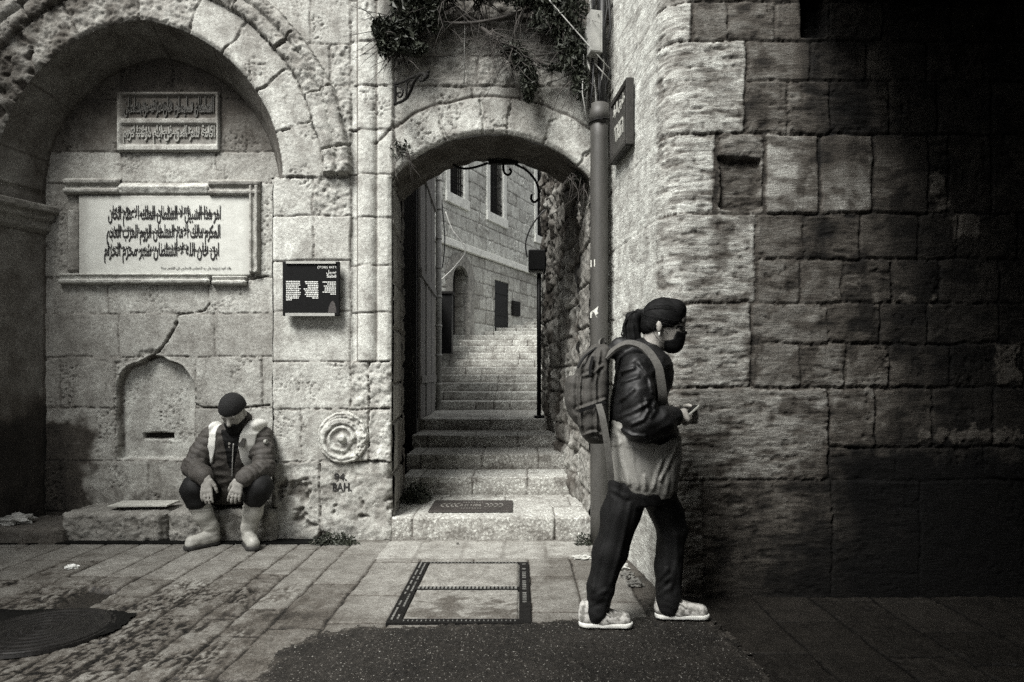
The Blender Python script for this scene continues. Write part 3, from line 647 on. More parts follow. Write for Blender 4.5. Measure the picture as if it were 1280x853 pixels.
# ---------------------------------------------------------------- stairs of the alley: every step a part
stairs = empty('alley_stairs', (-.3, 5.2, 0)); tag(stairs, 'worn pale stone steps climbing from the gateway into the alley', 'stairs')
def step(x0, x1, y0, y1, z0, z1, joints, seed, tone=.40, mt='tooled', xj=0.0, fine=.008):
    path = [(0, z0-.02), (0, z1-.012), (.005, z1-.003), (.014, z1), (y1-y0, z1)]      # profile: up the riser, over the nose, along the tread
    L = pathlen(path); Pq, N = polypath(path, lin(0, L, fine)); X = lin(x0, x1, fine); SS, XX = np.meshgrid(lin(0, L, fine), X, indexing='ij')
    m = Masonry(X, lin(0, L, fine), seed=seed, joint=-.016, joint_tone=.09, warp=.006)
    hr = z1-z0+.02
    js = [x0-.05]+[x0+(x1-x0)*j for j in joints]+[x1+.05]
    for a, b in zip(js[:-1], js[1:]): m.rect(a, -.05, b, L+.1 if y1-y0 < .7 else hr+.42, 'tooled', tone*random.uniform(.92, 1.06), 0, .003)
    if y1-y0 >= .7:
        r = random.Random(seed); y = hr+.42
        while y < L:
            yy = y+r.uniform(.35, .6); x = x0-r.uniform(0, .4)
            while x < x1: xx = x+r.uniform(.35, .7); m.rect(x, y, xx, yy, 'smooth', tone*r.uniform(.8, 1.0), 0, .003); x = xx
            y = yy
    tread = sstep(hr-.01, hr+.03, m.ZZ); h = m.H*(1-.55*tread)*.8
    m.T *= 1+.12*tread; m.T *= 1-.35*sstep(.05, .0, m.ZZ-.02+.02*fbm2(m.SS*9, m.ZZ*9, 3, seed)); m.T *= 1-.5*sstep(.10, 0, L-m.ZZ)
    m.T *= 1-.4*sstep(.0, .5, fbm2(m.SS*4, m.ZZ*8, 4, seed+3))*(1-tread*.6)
    wear = .012*np.sin(np.pi*np.clip((m.SS-x0)/(x1-x0), 0, 1))*np.exp(-((m.ZZ-hr)/.12)**2)*.6
    h = h-wear
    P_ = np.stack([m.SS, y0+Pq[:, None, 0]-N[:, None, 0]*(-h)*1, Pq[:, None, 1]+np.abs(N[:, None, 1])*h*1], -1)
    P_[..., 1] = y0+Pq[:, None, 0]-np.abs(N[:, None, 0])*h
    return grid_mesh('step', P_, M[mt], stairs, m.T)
step(-.995, .60, 5.147, 6.16, 0, .175, (.012, .115, .79), 41, .42, fine=.007)
step(-1.05, .50, 6.12, 6.66, .175, .335, (.10, .40, .72), 42, .44)
step(-1.10, .46, 6.63, 7.31, .335, .478, (.08, .47, .82), 43, .34)
step(-1.15, .42, 7.28, 7.99, .478, .608, (.1, .42, .72), 44, .36)
step(-1.22, .36, 7.96, 10.06, .608, .74, (.06, .55, .78), 45, .42, fine=.011)
z, y = .74, 10.03
for i in range(16):
    d = .33 if i < 9 else .58; zz = z+(.13 if i < 9 else .11)
    x0 = -1.40-.02*i if i < 8 else (-1.3+.0*i if i < 10 else -1.12+.4455*(y-12.75))
    step(x0, .62+.05*i, y, y+d+.04, z, zz, sorted(random.Random(i+9).sample([.12, .25, .37, .5, .62, .74, .86], 3)), 50+i, .47, fine=.014)
    z, y = zz, y+d
tag(tag(MB().box((-.2, 24, z+.28), (8, 9, .06)).build('path', M['paving']), kind='structure'), kind='structure')
# ---------------------------------------------------------------- the house that closes the alley
hs_ = empty('alley_house', (-1.12, 12.7, 1.5)); tag(hs_, 'tall stone house at the head of the alley with barred windows and two dark doors', 'house')
DIR = np.array([.4455, 1.0]); DIR /= np.linalg.norm(DIR); P0 = np.array([-1.12, 12.7]); NRM = np.array([DIR[1], -DIR[0]])
def hy(px): return 6.778/(.4455-(px-PX)/F)          # depth of the facade at a photo column
def hs_s(Y): return (Y-12.7)*math.hypot(.4455, 1)
S0 = hs_s(10.9); m = Masonry(lin(S0, hs_s(18.5), .016), lin(1.2, 7.4, .016), seed=61, joint=-.012, joint_tone=.16, warp=.014)
m.courses(S0, hs_s(18.5), 1.2, 3.58, (.24, .30), (.25, .55), ['weathered', 'pitted'], (.34, .52), 4); m.courses(S0, hs_s(18.5), 3.72, 7.5, (.22, .28), (.3, .6), ['pitted', 'smooth', 'rough'], (.50, .66), 6, .004)
opens = []
def opening(a, b, z0, z1, dep=-.2):
    k = sstep(0, .012, np.minimum(np.minimum(m.SS-a, b-m.SS), np.minimum(m.ZZ-z0, z1-m.ZZ))); m.H = m.H*(1-k)+dep*k; m.T = m.T*(1-k)+.05*k
wins = [(hs_s(12.35), hs_s(12.85)), (hs_s(13.83), hs_s(14.42)), (hs_s(16.1), hs_s(16.75))]
for a, b in wins: opening(a, b, 4.55, 6.15)
d1 = (hs_s(12.42), hs_s(12.98)); opening(d1[0], d1[1], 1.3, 3.28, -.35); opening(hs_s(14.05), hs_s(14.68), 1.6, 3.22, -.12)
m.stain(sstep(.0, .5, fbm2(m.SS*1.1, m.ZZ*2.2, 4, 5))*.5, mult=.55)
def hp(s, z, out=0.0): q = P0+DIR*s+NRM*out; return Vector((q[0], q[1], z))
P = np.zeros(m.H.shape+(3,)); P[..., 0] = P0[0]+DIR[0]*m.SS+NRM[0]*m.H; P[..., 1] = P0[1]+DIR[1]*m.SS+NRM[1]*m.H; P[..., 2] = m.ZZ
grid_mesh('wall', P, M['stone'], hs_, m.T)
hrot = Matrix.Rotation(math.atan2(DIR[1], DIR[0]), 3, 'Z')
def hbox(s0, s1, z0, z1, o0, o1, mb, bev=.006): mb.box(hp((s0+s1)/2, (z0+z1)/2, (o0+o1)/2), (s1-s0, o1-o0, z1-z0), hrot, bev); return mb
trim = flat_mat('dressed_trim', (.76, .77, .72), .85, 0, .22, 12, .3)
mb = MB(); hbox(S0, hs_s(18.5), 3.585, 3.715, -.03, .06, mb, .01); mb.build('string_course', trim, hs_)
for i, (a, b) in enumerate(wins):
    mb = MB(); hbox(a-.14, a, 4.55, 6.3, -.03, .02, mb); hbox(b, b+.14, 4.55, 6.3, -.03, .02, mb); hbox(a-.16, b+.16, 4.37, 4.552, -.03, .045, mb); hbox(a-.14, b+.14, 6.15, 6.34, -.03, .018, mb)
    fr_ = mb.build('window', trim, hs_)
    mb = MB(); hbox(a, b, 4.553, 6.147, -.16, -.14, mb); mb.build('shutter', M['darkwood'], fr_)
    mb = MB(); k = 7
    for j in range(1, k): mb.tube([hp(a+(b-a)*j/k, 4.55, -.03), hp(a+(b-a)*j/k, 6.16, -.03)], .011, 6)
    for zz in (4.68, 4.82, 5.4, 5.95): mb.tube([hp(a-.01, zz, -.03), hp(b+.01, zz, -.03)], .010, 6)
    mb.build('grille', M['iron'], fr_)
# arched door with its pale reveal, black iron door, square grating
mb = MB(); hbox(d1[0], d1[1], 1.3, 3.279, -.30, -.27, mb); dr = mb.build('door', M['darkwood'], hs_)
mb = MB(); pts = []
sA, sB = d1; r0 = (sB-sA)/2; r1 = r0+.24; cz = 2.98
for k in range(15):
    a = math.pi*k/14; pts.append(a)
for a, b in zip(pts[:-1], pts[1:]):
    quad = [(r0*math.cos(a), r0*math.sin(a)), (r1*math.cos(a), r1*math.sin(a)), (r1*math.cos(b), r1*math.sin(b)), (r0*math.cos(b), r0*math.sin(b))]
    g = [hp((sA+sB)/2-u, cz+v, -.02) for u, v in quad]; mb.prism(g, Vector((NRM[0], NRM[1], 0))*.05)
hbox(sB, sB+.22, 1.4, cz, -.3, .03, mb); hbox(sA-.22, sA, 1.4, cz, -.3, .03, mb)
mb.build('door_surround', flat_mat('rough_surround', (.24, .235, .215), .9, 0, .45, 10, .8, bdist=.02), hs_)
mb = MB(); a, b = hs_s(14.05), hs_s(14.68); hbox(a, b, 1.6, 3.22, -.06, -.02, mb)
for zz in (2.05, 2.5, 2.95): hbox(a+.02, b-.02, zz, zz+.03, -.02, -.008, mb)
mb.build('door', M['black'], hs_)
mb = MB(); hbox(hs_s(14.80), hs_s(15.14), 2.56, 2.87, -.02, .05, mb)
for j in range(4): hbox(hs_s(14.83), hs_s(15.11), 2.6+.065*j, 2.62+.065*j, .05, .06, mb)
mb.build('meter_box', M['iron'], hs_)
# roof slab far above, out of the picture
cab = empty('utility_cabinet', (-1.33, 11.6, 1.62)); tag(cab, 'black metal utility cabinet beside the arched door up the alley', 'cabinet')
mb = MB(); mb.box((-1.30, 11.62, 2.12), (.30, .26, 1.0), None, .01); mb.build('body', M['black'], cab)
mb = MB(); mb.box((-1.30, 11.62, 2.64), (.36, .32, .05), None, .01); mb.build('lid', M['iron'], cab)
# ---------------------------------------------------------------- writing: Arabic is shaped here because text objects do not join letters
_A = {'ا': (0xFE8D, 2), 'أ': (0xFE83, 2), 'إ': (0xFE87, 2), 'آ': (0xFE81, 2), 'ب': (0xFE8F, 4), 'ة': (0xFE93, 2), 'ت': (0xFE95, 4), 'ث': (0xFE99, 4), 'ج': (0xFE9D, 4), 'ح': (0xFEA1, 4), 'خ': (0xFEA5, 4),
      'د': (0xFEA9, 2), 'ذ': (0xFEAB, 2), 'ر': (0xFEAD, 2), 'ز': (0xFEAF, 2), 'س': (0xFEB1, 4), 'ش': (0xFEB5, 4), 'ص': (0xFEB9, 4), 'ط': (0xFEC1, 4), 'ظ': (0xFEC5, 4), 'ع': (0xFEC9, 4), 'غ': (0xFECD, 4), 'ف': (0xFED1, 4),
      'ق': (0xFED5, 4), 'ك': (0xFED9, 4), 'ل': (0xFEDD, 4), 'م': (0xFEE1, 4), 'ن': (0xFEE5, 4), 'ه': (0xFEE9, 4), 'و': (0xFEED, 2), 'ى': (0xFEEF, 2), 'ي': (0xFEF1, 4)}
def arabic(s):
    s = s.replace('لا', '\ue000').replace('لأ', '\ue001'); out = []
    info = lambda c: {'\ue000': (0xFEFB, 2), '\ue001': (0xFEF7, 2)}.get(c) or _A.get(c)
    for i, c in enumerate(s):
        f = info(c)
        if f is None: out.append(c); continue
        pj = i > 0 and info(s[i-1]) is not None and info(s[i-1])[1] == 4
        nj = f[1] == 4 and i+1 < len(s) and info(s[i+1]) is not None
        k = (3 if nj else 1) if pj else (2 if nj else 0)
        out.append(chr(f[0]+k))
    return ''.join(out[::-1])
def text_mesh(name, lines, mat, parent, to_world, extrude=.002, bold=0.0, inv=True):
    """lines: list of (text, x, z, width or None, height) - box of each line in a flat plane; to_world(x, z, out) -> point"""
    V, Fs = [], []; base = 0
    for body, x, z, wd, ht in lines:
        cu = bpy.data.curves.new('lettering', 'FONT'); cu.body = body; cu.resolution_u = 3; cu.offset = bold
        to = bpy.data.objects.new('lettering', cu); C.objects.link(to); dg = bpy.context.evaluated_depsgraph_get(); dg.update()
        me = bpy.data.meshes.new_from_object(to.evaluated_get(dg)); v = np.zeros(len(me.vertices)*3); me.vertices.foreach_get('co', v); v = v.reshape(-1, 3)
        tri = [list(p.vertices) for p in me.polygons]
        if len(v):
            mn, mx = v.min(0), v.max(0); kz = ht/(mx[1]-mn[1]); kx = wd/(mx[0]-mn[0]) if wd else kz
            bmx = bmesh.new(); bmx.from_mesh(me)
            r = bmesh.ops.extrude_face_region(bmx, geom=list(bmx.faces)); nv = [g for g in r['geom'] if isinstance(g, bmesh.types.BMVert)]
            for q in nv: q.co.z += 1.0
            bmesh.ops.triangulate(bmx, faces=bmx.faces); bmx.verts.index_update()
            for q in bmx.verts: V.append(to_world(x+(q.co.x-mn[0])*kx, z+(q.co.y-mn[1])*kz, q.co.z*extrude))
            for f_ in bmx.faces: Fs.append([base+q.index for q in f_.verts])
            base += len(bmx.verts); bmx.free()
        bpy.data.objects.remove(to); bpy.data.curves.remove(cu); bpy.data.meshes.remove(me)
    return raw_mesh(name, np.array([tuple(p) for p in V]), np.array(Fs), mat, parent, smooth=False)

# ---------------------------------------------------------------- marble panel with its black inscription and broken moulded frame
panel = empty('inscription_panel', (bx(205), YB, bz(345))); tag(panel, 'white marble panel with three lines of black Arabic calligraphy in a broken moulded frame', 'inscription panel')
Xm, Zm = lin(bx(99), bx(315), .01), lin(bz(346), bz(244), .01); XX, ZZ = np.meshgrid(Xm, Zm)
Hm = .016+.002*fbm2(XX*5, ZZ*5, 3, 3); Hm[0] -= .03; Hm[-1] -= .03; Hm[:, 0] -= .03; Hm[:, -1] -= .03
Tm = .56*(1+.07*fbm2(XX*4, ZZ*4, 4, 6))*(1-.35*sstep(bz(252), bz(245), ZZ))*(1-.3*sstep(bx(118), bx(102), XX+.03*fbm2(XX*9, ZZ*9, 3, 2)))*(1-.25*sstep(bx(300), bx(314), XX))  # darker strip under the top moulding paints the frame's shadow
grid_mesh('slab', np.stack([XX, YB-Hm, ZZ], -1), M['marble'], panel, Tm)
bev = [(0, .0), (.12, .045), (.3, .048), (.36, .03), (.5, .028), (.62, .05), (.8, .055), (1, .0)]
relief_bar('frame_moulding', bx(82), bz(245), bx(152), bz(222), bev, YB, M['stone'], panel, .30, 1)
relief_bar('frame_moulding', bx(262), bz(247), bx(327), bz(224), bev, YB, M['stone'], panel, .28, 2)
relief_bar('frame_moulding', bx(150), bz(246), bx(264), bz(228), [(0, 0), (.2, .03), (.6, .045), (.85, .02), (1, 0)], YB, M['stone'], panel, .42, 3)
relief_bar('frame_moulding', bx(312), bz(343), bx(327), bz(232), bev, YB, M['stone'], panel, .33, 4)
relief_bar('frame_moulding', bx(84), bz(340), bx(99), bz(262), [(0, 0), (.3, .03), (.6, .02), (1, 0)], YB, M['stone'], panel, .26, 5)
relief_bar('frame_moulding', bx(76), bz(357), bx(264), bz(342), [(0, 0), (.15, .05), (.4, .055), (.48, .03), (.7, .03), (.85, .05), (1, .015)], YB, M['stone'], panel, .42, 6)
relief_bar('frame_moulding', bx(266), bz(358), bx(310), bz(345), [(0, 0), (.15, .05), (.4, .055), (.5, .03), (.85, .045), (1, .01)], YB, M['stone'], panel, .40, 7)
tw = lambda x, z, o: (x, YB-.0195-o-.014*0, z)
L1 = arabic('أمربانشاءهذاالسبيلالمباركمولاناالسلطانالملكالأعظموالخاقان'); L2 = arabic('المكرممالكرقابالأممسلطانالروموالعربوالعجمالسلطانسليمان'); L3 = arabic('ابنالسلطانسليمخانخلداللهملكهوسلطانهعاشرشهرمحرمالحرام')
M1 = arabic('امر هذا السبيل لا السلطان الملك الاعظم الخان'); M2 = arabic('المكرم مالك الامم السلطان الروم العرب العجم'); M3 = arabic('ابن خان الله لا السلطان شهر محرم الحرام')
lines = []
for (a, b, y0, y1), t1, t2 in (((137, 277, 259, 283), L1, M1), ((135, 276.5, 282.5, 305.5), L2, M2), ((132, 275, 305, 328.5), L3, M3)):
    wd = bx(b)-bx(a); h = bz(y0)-bz(y1)
    lines.append((t2, bx(a), bz(y1)-h*.06, wd, h*1.12)); up_ = t1[:len(t1)*2//3]
    for q in range(4): lines.append((up_[q*9:q*9+9], bx(a)+wd*(.03+.245*q), bz(y0)-h*(.40+.10*(q % 2)), wd*.21, h*.36))
text_mesh('inscription', lines, M['ink'], panel, tw, .0015, .018)
text_mesh('date_line', [(arabic('وقد اعيد ترميمه على يد المجلس الاسلامي في القدس سنة'), bx(203), bz(338.5), bx(290)-bx(203), .03)], M['ink'], panel, tw, .0015)

# carved relief panel above it, its upper band painted darker as vault shade
rel = empty('carved_panel', (bx(212), YB, bz(190))); tag(rel, 'small weathered stone panel carved with two bands of raised Arabic script above the marble panel', 'carved panel')
Xm, Zm = lin(bx(148), bx(276), .009), lin(bz(191), bz(116), .009); XX, ZZ = np.meshgrid(Xm, Zm); ppx, ppy = XX*KB+PX, PY-(ZZ-EYE)*KB
bord = np.minimum(np.minimum(ppx-148, 276-ppx), np.minimum(ppy-116, 191-ppy)); f1 = np.minimum(np.minimum(ppx-154, 272-ppx), np.minimum(ppy-121, 150-ppy)); f2 = np.minimum(np.minimum(ppx-153, 273-ppx), np.minimum(ppy-156, 183-ppy))
Hm = .035-.022*sstep(0, 1, np.maximum(f1, f2))+.002*fbm2(XX*9, ZZ*9, 3, 1); Hm = np.where(bord < .6, -.01, Hm)
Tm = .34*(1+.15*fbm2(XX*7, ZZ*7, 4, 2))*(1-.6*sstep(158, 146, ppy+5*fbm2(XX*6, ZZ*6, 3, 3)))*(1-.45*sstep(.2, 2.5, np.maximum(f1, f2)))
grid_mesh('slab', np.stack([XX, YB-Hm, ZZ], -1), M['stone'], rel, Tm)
tw2 = lambda x, z, o: (x, YB-.012-o, z)
rs = flat_mat('carved_script', (.30, .30, .275), .85, 0, .25, 20, .3); rs2 = flat_mat('shaded_script', (.09, .088, .08), .85, 0, .25, 20, .3)  # second, darker colour paints the upper script as shaded
text_mesh('raised_script', [(arabic('السلطان سليمان خان عز نصره سلطان'), bx(157), bz(148.5), bx(269)-bx(157), bz(122.5)-bz(148.5)), (arabic('الاسلام المرحوم الملك الاعظم الحرم'), bx(160), bz(146), bx(266)-bx(160), .11)], rs2, rel, tw2, .014, .012)
text_mesh('raised_script', [(arabic('اقامة معز الحق في ايام مولانا كريم'), bx(156), bz(181.5), bx(270)-bx(156), bz(158)-bz(181.5)), (arabic('لله الملك سلطان الاسلام'), bx(160), bz(174), bx(266)-bx(160), .09)], rs, rel, tw2, .014, .012)

# ---------------------------------------------------------------- impost of the niche on its left jamb, rosette boss, ledge
imp = [(0, 0), (.1, .11), (.3, .115), (.36, .08), (.52, .075), (.6, .05), (.8, .045), (1, .0)]
A = np.linspace(0, 1, 30); pr = np.array(imp)
Ys = lin(YW-.10, YB, .012); AA, YY = np.meshgrid(A, Ys, indexing='ij'); O = np.interp(1-AA, pr[:, 0], pr[:, 1])+.004*fbm2(AA*9, YY*14, 4, 3)-.012*np.maximum(fbm2(YY*6, AA*2, 3, 8), 0)
frac = (YY-YW)/(YB-YW); XJ = fx(-5)*(1-frac)+(fx(-5)+24/KW)*frac-.01
grid_mesh('impost', np.stack([XJ+O, YY, 2.36+AA*.26], -1), M['stone'], facade, .17*(1+.3*fbm2(AA*6, YY*6, 3, 5))*(.5+.5*sstep(.0, .05, O)))
# rosette: a disc with a ring and a boss, half broken away
rc = (fx(430), fz(547)); rad = 33/KW; N_ = lin(-rad*1.08, rad*1.08, .006); XX, ZZ = np.meshgrid(N_, N_); rr_ = np.hypot(XX, ZZ)+.006*fbm2(XX*14, ZZ*14, 3, 3); an = np.arctan2(ZZ, XX)
u = rr_/rad; u = np.where(u < .8, u*(1+.16*np.sin(an+.6)), u); brk = sstep(.1, .55, (XX*.8-ZZ*.1)/rad+.4*fbm2(XX*8, ZZ*8, 3, 7))
Hr = .042*sstep(1.0, .9, u+.05*fbm2(XX*16, ZZ*16, 3, 13))-.012*np.exp(-((u-.86)/.05)**2)-.022*sstep(.62, .56, u)*sstep(.10, .2, u)+.018*np.exp(-((u-.44)/.06)**2)*(1-brk)+.022*sstep(.16, .08, u)+.020*fbm2(XX*18, ZZ*18, 4, 2)*(.45+brk)-.02*brk*sstep(.9, .5, u)
Tr = .44*(1+.2*fbm2(XX*12, ZZ*12, 4, 3))*(1-.55*np.exp(-((u-.55)/.05)**2)*sstep(-.5, .3, fbm2(XX*7, ZZ*7, 3, 15)))*(1-.5*np.exp(-((u-.30)/.06)**2))*(1-.25*np.exp(-((u-.88)/.05)**2))
kq = (u < 1.0); kf = kq[:-1, :-1]&kq[1:, 1:]&kq[1:, :-1]&kq[:-1, 1:]
boss = grid_mesh('rosette', np.stack([rc[0]+XX, YW-.012-Hr, rc[1]+ZZ], -1), M['stone'], facade, Tr, kf)
# ledge along the foot of the niche
ledge = empty('stone_ledge', (fx(200), 5.2, 0)); tag(ledge, 'low rough stone ledge along the foot of the niche under the seated man', 'ledge')
def ledge_block(name, x0, x1, yf, yb, zt, seed, tone, typ='rough'):
    path = [(0, -.03), (0, zt-.03), (.008, zt-.01), (.03, zt), (yb-yf, zt)]; L = pathlen(path); Pq, N = polypath(path, lin(0, L, .009)); X = lin(x0, x1, .009)
    SS, XX = np.meshgrid(lin(0, L, .009), X, indexing='ij'); h, t = TYPES[typ](XX, SS, seed); endd = np.minimum(XX-x0, x1-XX); h = h-.05*sstep(.05, 0, endd+.02*fbm2(SS*9, XX*9, 3, 2))
    T_ = tone*t*(1-.6*sstep(.06, 0, SS))
    P_ = np.stack([XX, yf+Pq[:, None, 0]-np.abs(N[:, None, 0])*h, Pq[:, None, 1]+np.abs(N[:, None, 1])*h*.5], -1)
    P_[:, 0, 1] = np.maximum(P_[:, 0, 1], yb); P_[:, -1, 1] = np.maximum(P_[:, -1, 1], yb)
    return grid_mesh(name, P_, M['stone'], ledge, T_)
ledge_block('block', fx(78), fx(210), 5.10, 5.52, .215, 3, .20); ledge_block('block', fx(211), fx(349), 5.09, 5.52, .235, 4, .22); ledge_block('low_block', fx(-40), fx(92), 5.02, 5.52, .115, 5, .09, 'weathered')
mb = MB(); mb.box((fx(170), 5.27, -.005), (2.7, .5, .03)); mb.build('foot_strip', M['darkhole'], ledge)  # near-black strip along the foot of the ledge

# ---------------------------------------------------------------- black information sign
YS_ = YW-.075; sgx = lambda px: (px-PX)*YS_/F; sgz = lambda py: EYE-(py-PY)*YS_/F
sign = empty('information_sign', (sgx(388), YW, sgz(395))); tag(sign, 'black square information sign in three languages beside the fountain niche', 'sign')
mb = MB(); mb.box((sgx(388.5), YW-.056, sgz(361)), (sgx(424)-sgx(353), .034, sgz(327)-sgz(395)), None, .004); mb.build('board', M['black'], sign)
alu = flat_mat('brushed_strip', (.42, .42, .39), .45, .6, .1, 40, .05)
mb = MB(); mb.box((sgx(389), YW-.080, sgz(328.5)), (sgx(420)-sgx(358), .012, .018)); mb.build('clamp_strip', alu, sign); mb = MB(); mb.box((sgx(388), YW-.080, sgz(393.5)), (sgx(418.5)-sgx(357), .012, .022)); mb.build('clamp_strip', alu, sign)
st = lambda x, z, o: (x, YW-.0735-o, z)
RX = sgx(420)
def rt(t, px0, py, h): return (t, sgx(px0), sgz(py), RX-sgx(px0), h)
text_mesh('title', [rt('(ליבס) טהר', 397, 336.5, .026), rt(arabic('سبيل'), 408, 343.2, .034), rt('Sabil', 408.5, 347.3, .022)], M['white'], sign, st, .0015, .006)
mb = MB(); r = random.Random(8)
def fine_lines(x0, x1, y0, n, pitch, rag, right):
    for i in range(n):
        y = y0+i*pitch; l = (x1-x0)*(1-r.uniform(0, rag) if i < n-1 else .4); a = x1-l if right else x0; e = a+l
        while a < e:
            wl = min(r.uniform(1.2, 3.2), e-a); mb.box((sgx(a+wl/2), YW-.0742, sgz(y)), ((wl-.35)*YS_/F, .0016, r.uniform(.0062, .0085))); a += wl+.25
for q in ((357.5, 376, 352, 11, 2.3, .2, False), (379, 398, 352.5, 10, 2.25, .3, True), (402, 420, 352.8, 7, 2.5, .4, True)):
    mb = MB(); fine_lines(*q); mb.build('small_print', M['white'], sign)
mb = MB(); mb.prism([st(sgx(a), sgz(b), 0) for a, b in ((410, 391), (411, 384), (413, 379), (416, 376), (418.5, 379), (420, 386), (420.5, 391))], (0, -.001, 0)); mb.build('small_picture', flat_mat('dark_print', (.05, .045, .042), .6, 0, .9, 120, 0), sign)

# stencilled letters on the wall
Hm_ = np.maximum.reduce([np.roll(np.roll(w_.H, a, 0), b, 1) for a in (-2, 0, 2) for b in (-2, 0, 2)])
def on_wall(x, z, o): return (x, YW-Hm_[int(np.clip(round((z-w_.Z[0])/(w_.Z[1]-w_.Z[0])), 0, len(w_.Z)-1)), int(np.clip(round((x-w_.S[0])/(w_.S[1]-w_.S[0])), 0, len(w_.S)-1))]-o, z)
text_mesh('stencil', [('94.', fx(418.5), fz(600.5), .095, .056), ('BAH.', fx(416.5), fz(613.5), .145, .062)], M['ink'], facade, on_wall, .003, .018)

# ---------------------------------------------------------------- street name board on the alley side of the corner house (seen edge on)
sb = empty('street_name_board', (.66, 4.72, 2.7)); tag(sb, 'dark framed street name board high on the side of the corner house', 'sign')
ta = Vector((.80-.655, 3.99-5.30, 0)).normalized(); na_ = Vector((-ta.y, ta.x, 0))*1
if na_.x > 0: na_ = -na_
s0 = Vector((.655, 5.30, 0))
def sp(s, z, o): q = s0+ta*s+na_*o; return (q.x, q.y, z)
sA = .20; 
def on_side(px):   # distance along the side face seen at a photo column
    lo, hi = 0, 1.4
    for _ in range(40):
        mid = (lo+hi)/2; q = s0+ta*mid+na_*.05
        if PX+q.x*F/q.y < px: lo = mid
        else: hi = mid
    return lo
sA, sB = on_side(765.5), on_side(783.5); qa, qb = Vector(sp(sA, 0, .05)), Vector(sp(sB, 0, .05))
zA0, zA1 = EYE-(209-PY)*qa.y/F, EYE-(132-PY)*qa.y/F; zB0, zB1 = EYE-(172-PY)*qb.y/F, EYE-(98-PY)*qb.y/F
z0_, z1_ = (zA0+zB0)/2+.02, (zA1+zB1)/2-.03; sb.location.z = z0_
rot = Matrix.Rotation(math.atan2(ta.y, ta.x), 3, 'Z')
mb = MB(); mb.box(sp((sA+sB)/2, (z0_+z1_)/2, .035), (sB-sA, .035, z1_-z0_), rot, .003); mb.build('board', flat_mat('dark_tile', (.05, .048, .044), .4, 0, .3, 12, .1), sb)
mb = MB()
for a, b, c, d in ((sA-.02, sB+.02, z1_, z1_+.035), (sA-.02, sB+.02, z0_-.035, z0_), (sA-.035, sA, z0_-.035, z1_+.035), (sB, sB+.035, z0_-.035, z1_+.035)):
    mb.box(sp((a+b)/2, (c+d)/2, .037), (b-a, .05, d-c), rot, .003)
mb.build('frame', flat_mat('dark_frame', (.035, .033, .03), .5, .2, .3, 20, .1), sb)
lw_ = sB-sA
text_mesh('lettering', [(arabic('طريق الواد'), sA+.1*lw_, z0_+.68*(z1_-z0_), lw_*.8, .10), ('דאוה', sA+.2*lw_, z0_+.22*(z1_-z0_), lw_*.6, .11)],
          flat_mat('pale_letters', (.42, .42, .38), .6, 0, .2, 30, 0), sb, lambda x, z, o: sp(sA+sB-x if False else x, z, .0535+o), .003, .012)
# ---------------------------------------------------------------- pipes, cables, ironwork
dp = empty('drainpipe', (.583, 5.02, 0)); tag(dp, 'thick grey vertical pipe in the corner right of the gateway', 'pipe')
zt = EYE+(470-131)*5.02/F
mb = MB(); mb.tube([(.583, 5.02, z) for z in np.linspace(.0, zt, 14)], .066, 20); mb.tube([(.583, 5.02, zt-.15), (.583, 5.02, zt-.003)], .071, 20); mb.build('pipe', M['pipe'], dp, True)
mb = MB(); zc = EYE+(470-153)*5.02/F; mb.tube([(.583+.073*math.cos(a), 5.02+.073*math.sin(a), zc+.012*math.cos(a)) for a in np.linspace(0, 2*math.pi, 24)], .008, 6); mb.box((.583, 4.945, zc), (.03, .02, .022)); mb.build('clamp', M['iron'], dp)
def stick(poly, name):
    mb = MB(); pts = []
    for a, b in poly:
        x = (a-PX)*4.953/F; dx = np.clip(x-.583, -.0655, .0655); pts.append((x, 5.02-math.sqrt(.0675**2-dx*dx), EYE-(b-PY)*4.953/F))
    mb.prism(pts, (0, -.0012, 0)); mb.build(name, flat_mat('sticker', (.55, .55, .5), .6, 0, .2, 40, 0), dp)
stick([(739, 324), (744, 324), (744, 333), (739, 333)], 'sticker'); stick([(738.5, 390), (743, 387), (748, 383), (746.5, 389), (748, 392), (745, 394), (747, 397), (738.5, 397)], 'sticker')
up = empty('conduit', (.60, 5.03, zt)); tag(up, 'thin black conduit rising out of the thick pipe past the grey box', 'pipe')
MB().tube([(.602, 5.03, zt-.02), (.606, 5.04, zt+.5), (.612, 5.05, 4.4)], .030, 12).build('tube', M['cable'], up, True)
cb = empty('cable_bundle', (.53, 5.03, zt)); tag(cb, 'tangle of loose cables round the grey box above the thick pipe', 'cables')
r = random.Random(3)
for i in range(9):
    x = .50+.018*i; pts = []
    for k in range(9):
        z = zt-.03+(4.4-zt)*k/8; pts.append((x+r.uniform(-.022, .022), 5.02+r.uniform(-.03, .05), z))
    MB().tube(pts, r.choice([.005, .007, .009]), 6).build('cable', M['cable'] if i % 3 else M['palecable'], cb, True)
for q in (((.545, 4.98, 3.52), (.60, 4.95, 3.44), (.66, 4.99, 3.40)), ((.47, 5.0, 3.7), (.455, 4.98, 3.3), (.50, 5.0, 3.05))):
    MB().tube(q, .005, 6).build('cable', M['palecable'], cb, True)
jb = empty('junction_box', (.535, 4.98, 3.6)); tag(jb, 'pale grey metal junction box fixed high beside the gateway', 'electrical box')
mb = MB(); rot = Matrix.Rotation(math.radians(14), 3, 'Z'); ca, cb2 = at(735, 69, 4.95), at(751, 17, 4.95); mid = (ca+cb2)/2
mb.box(mid, (cb2.x-ca.x-.004, .10, cb2.z-ca.z), rot, .005); mb.build('case', M['grey'], jb)
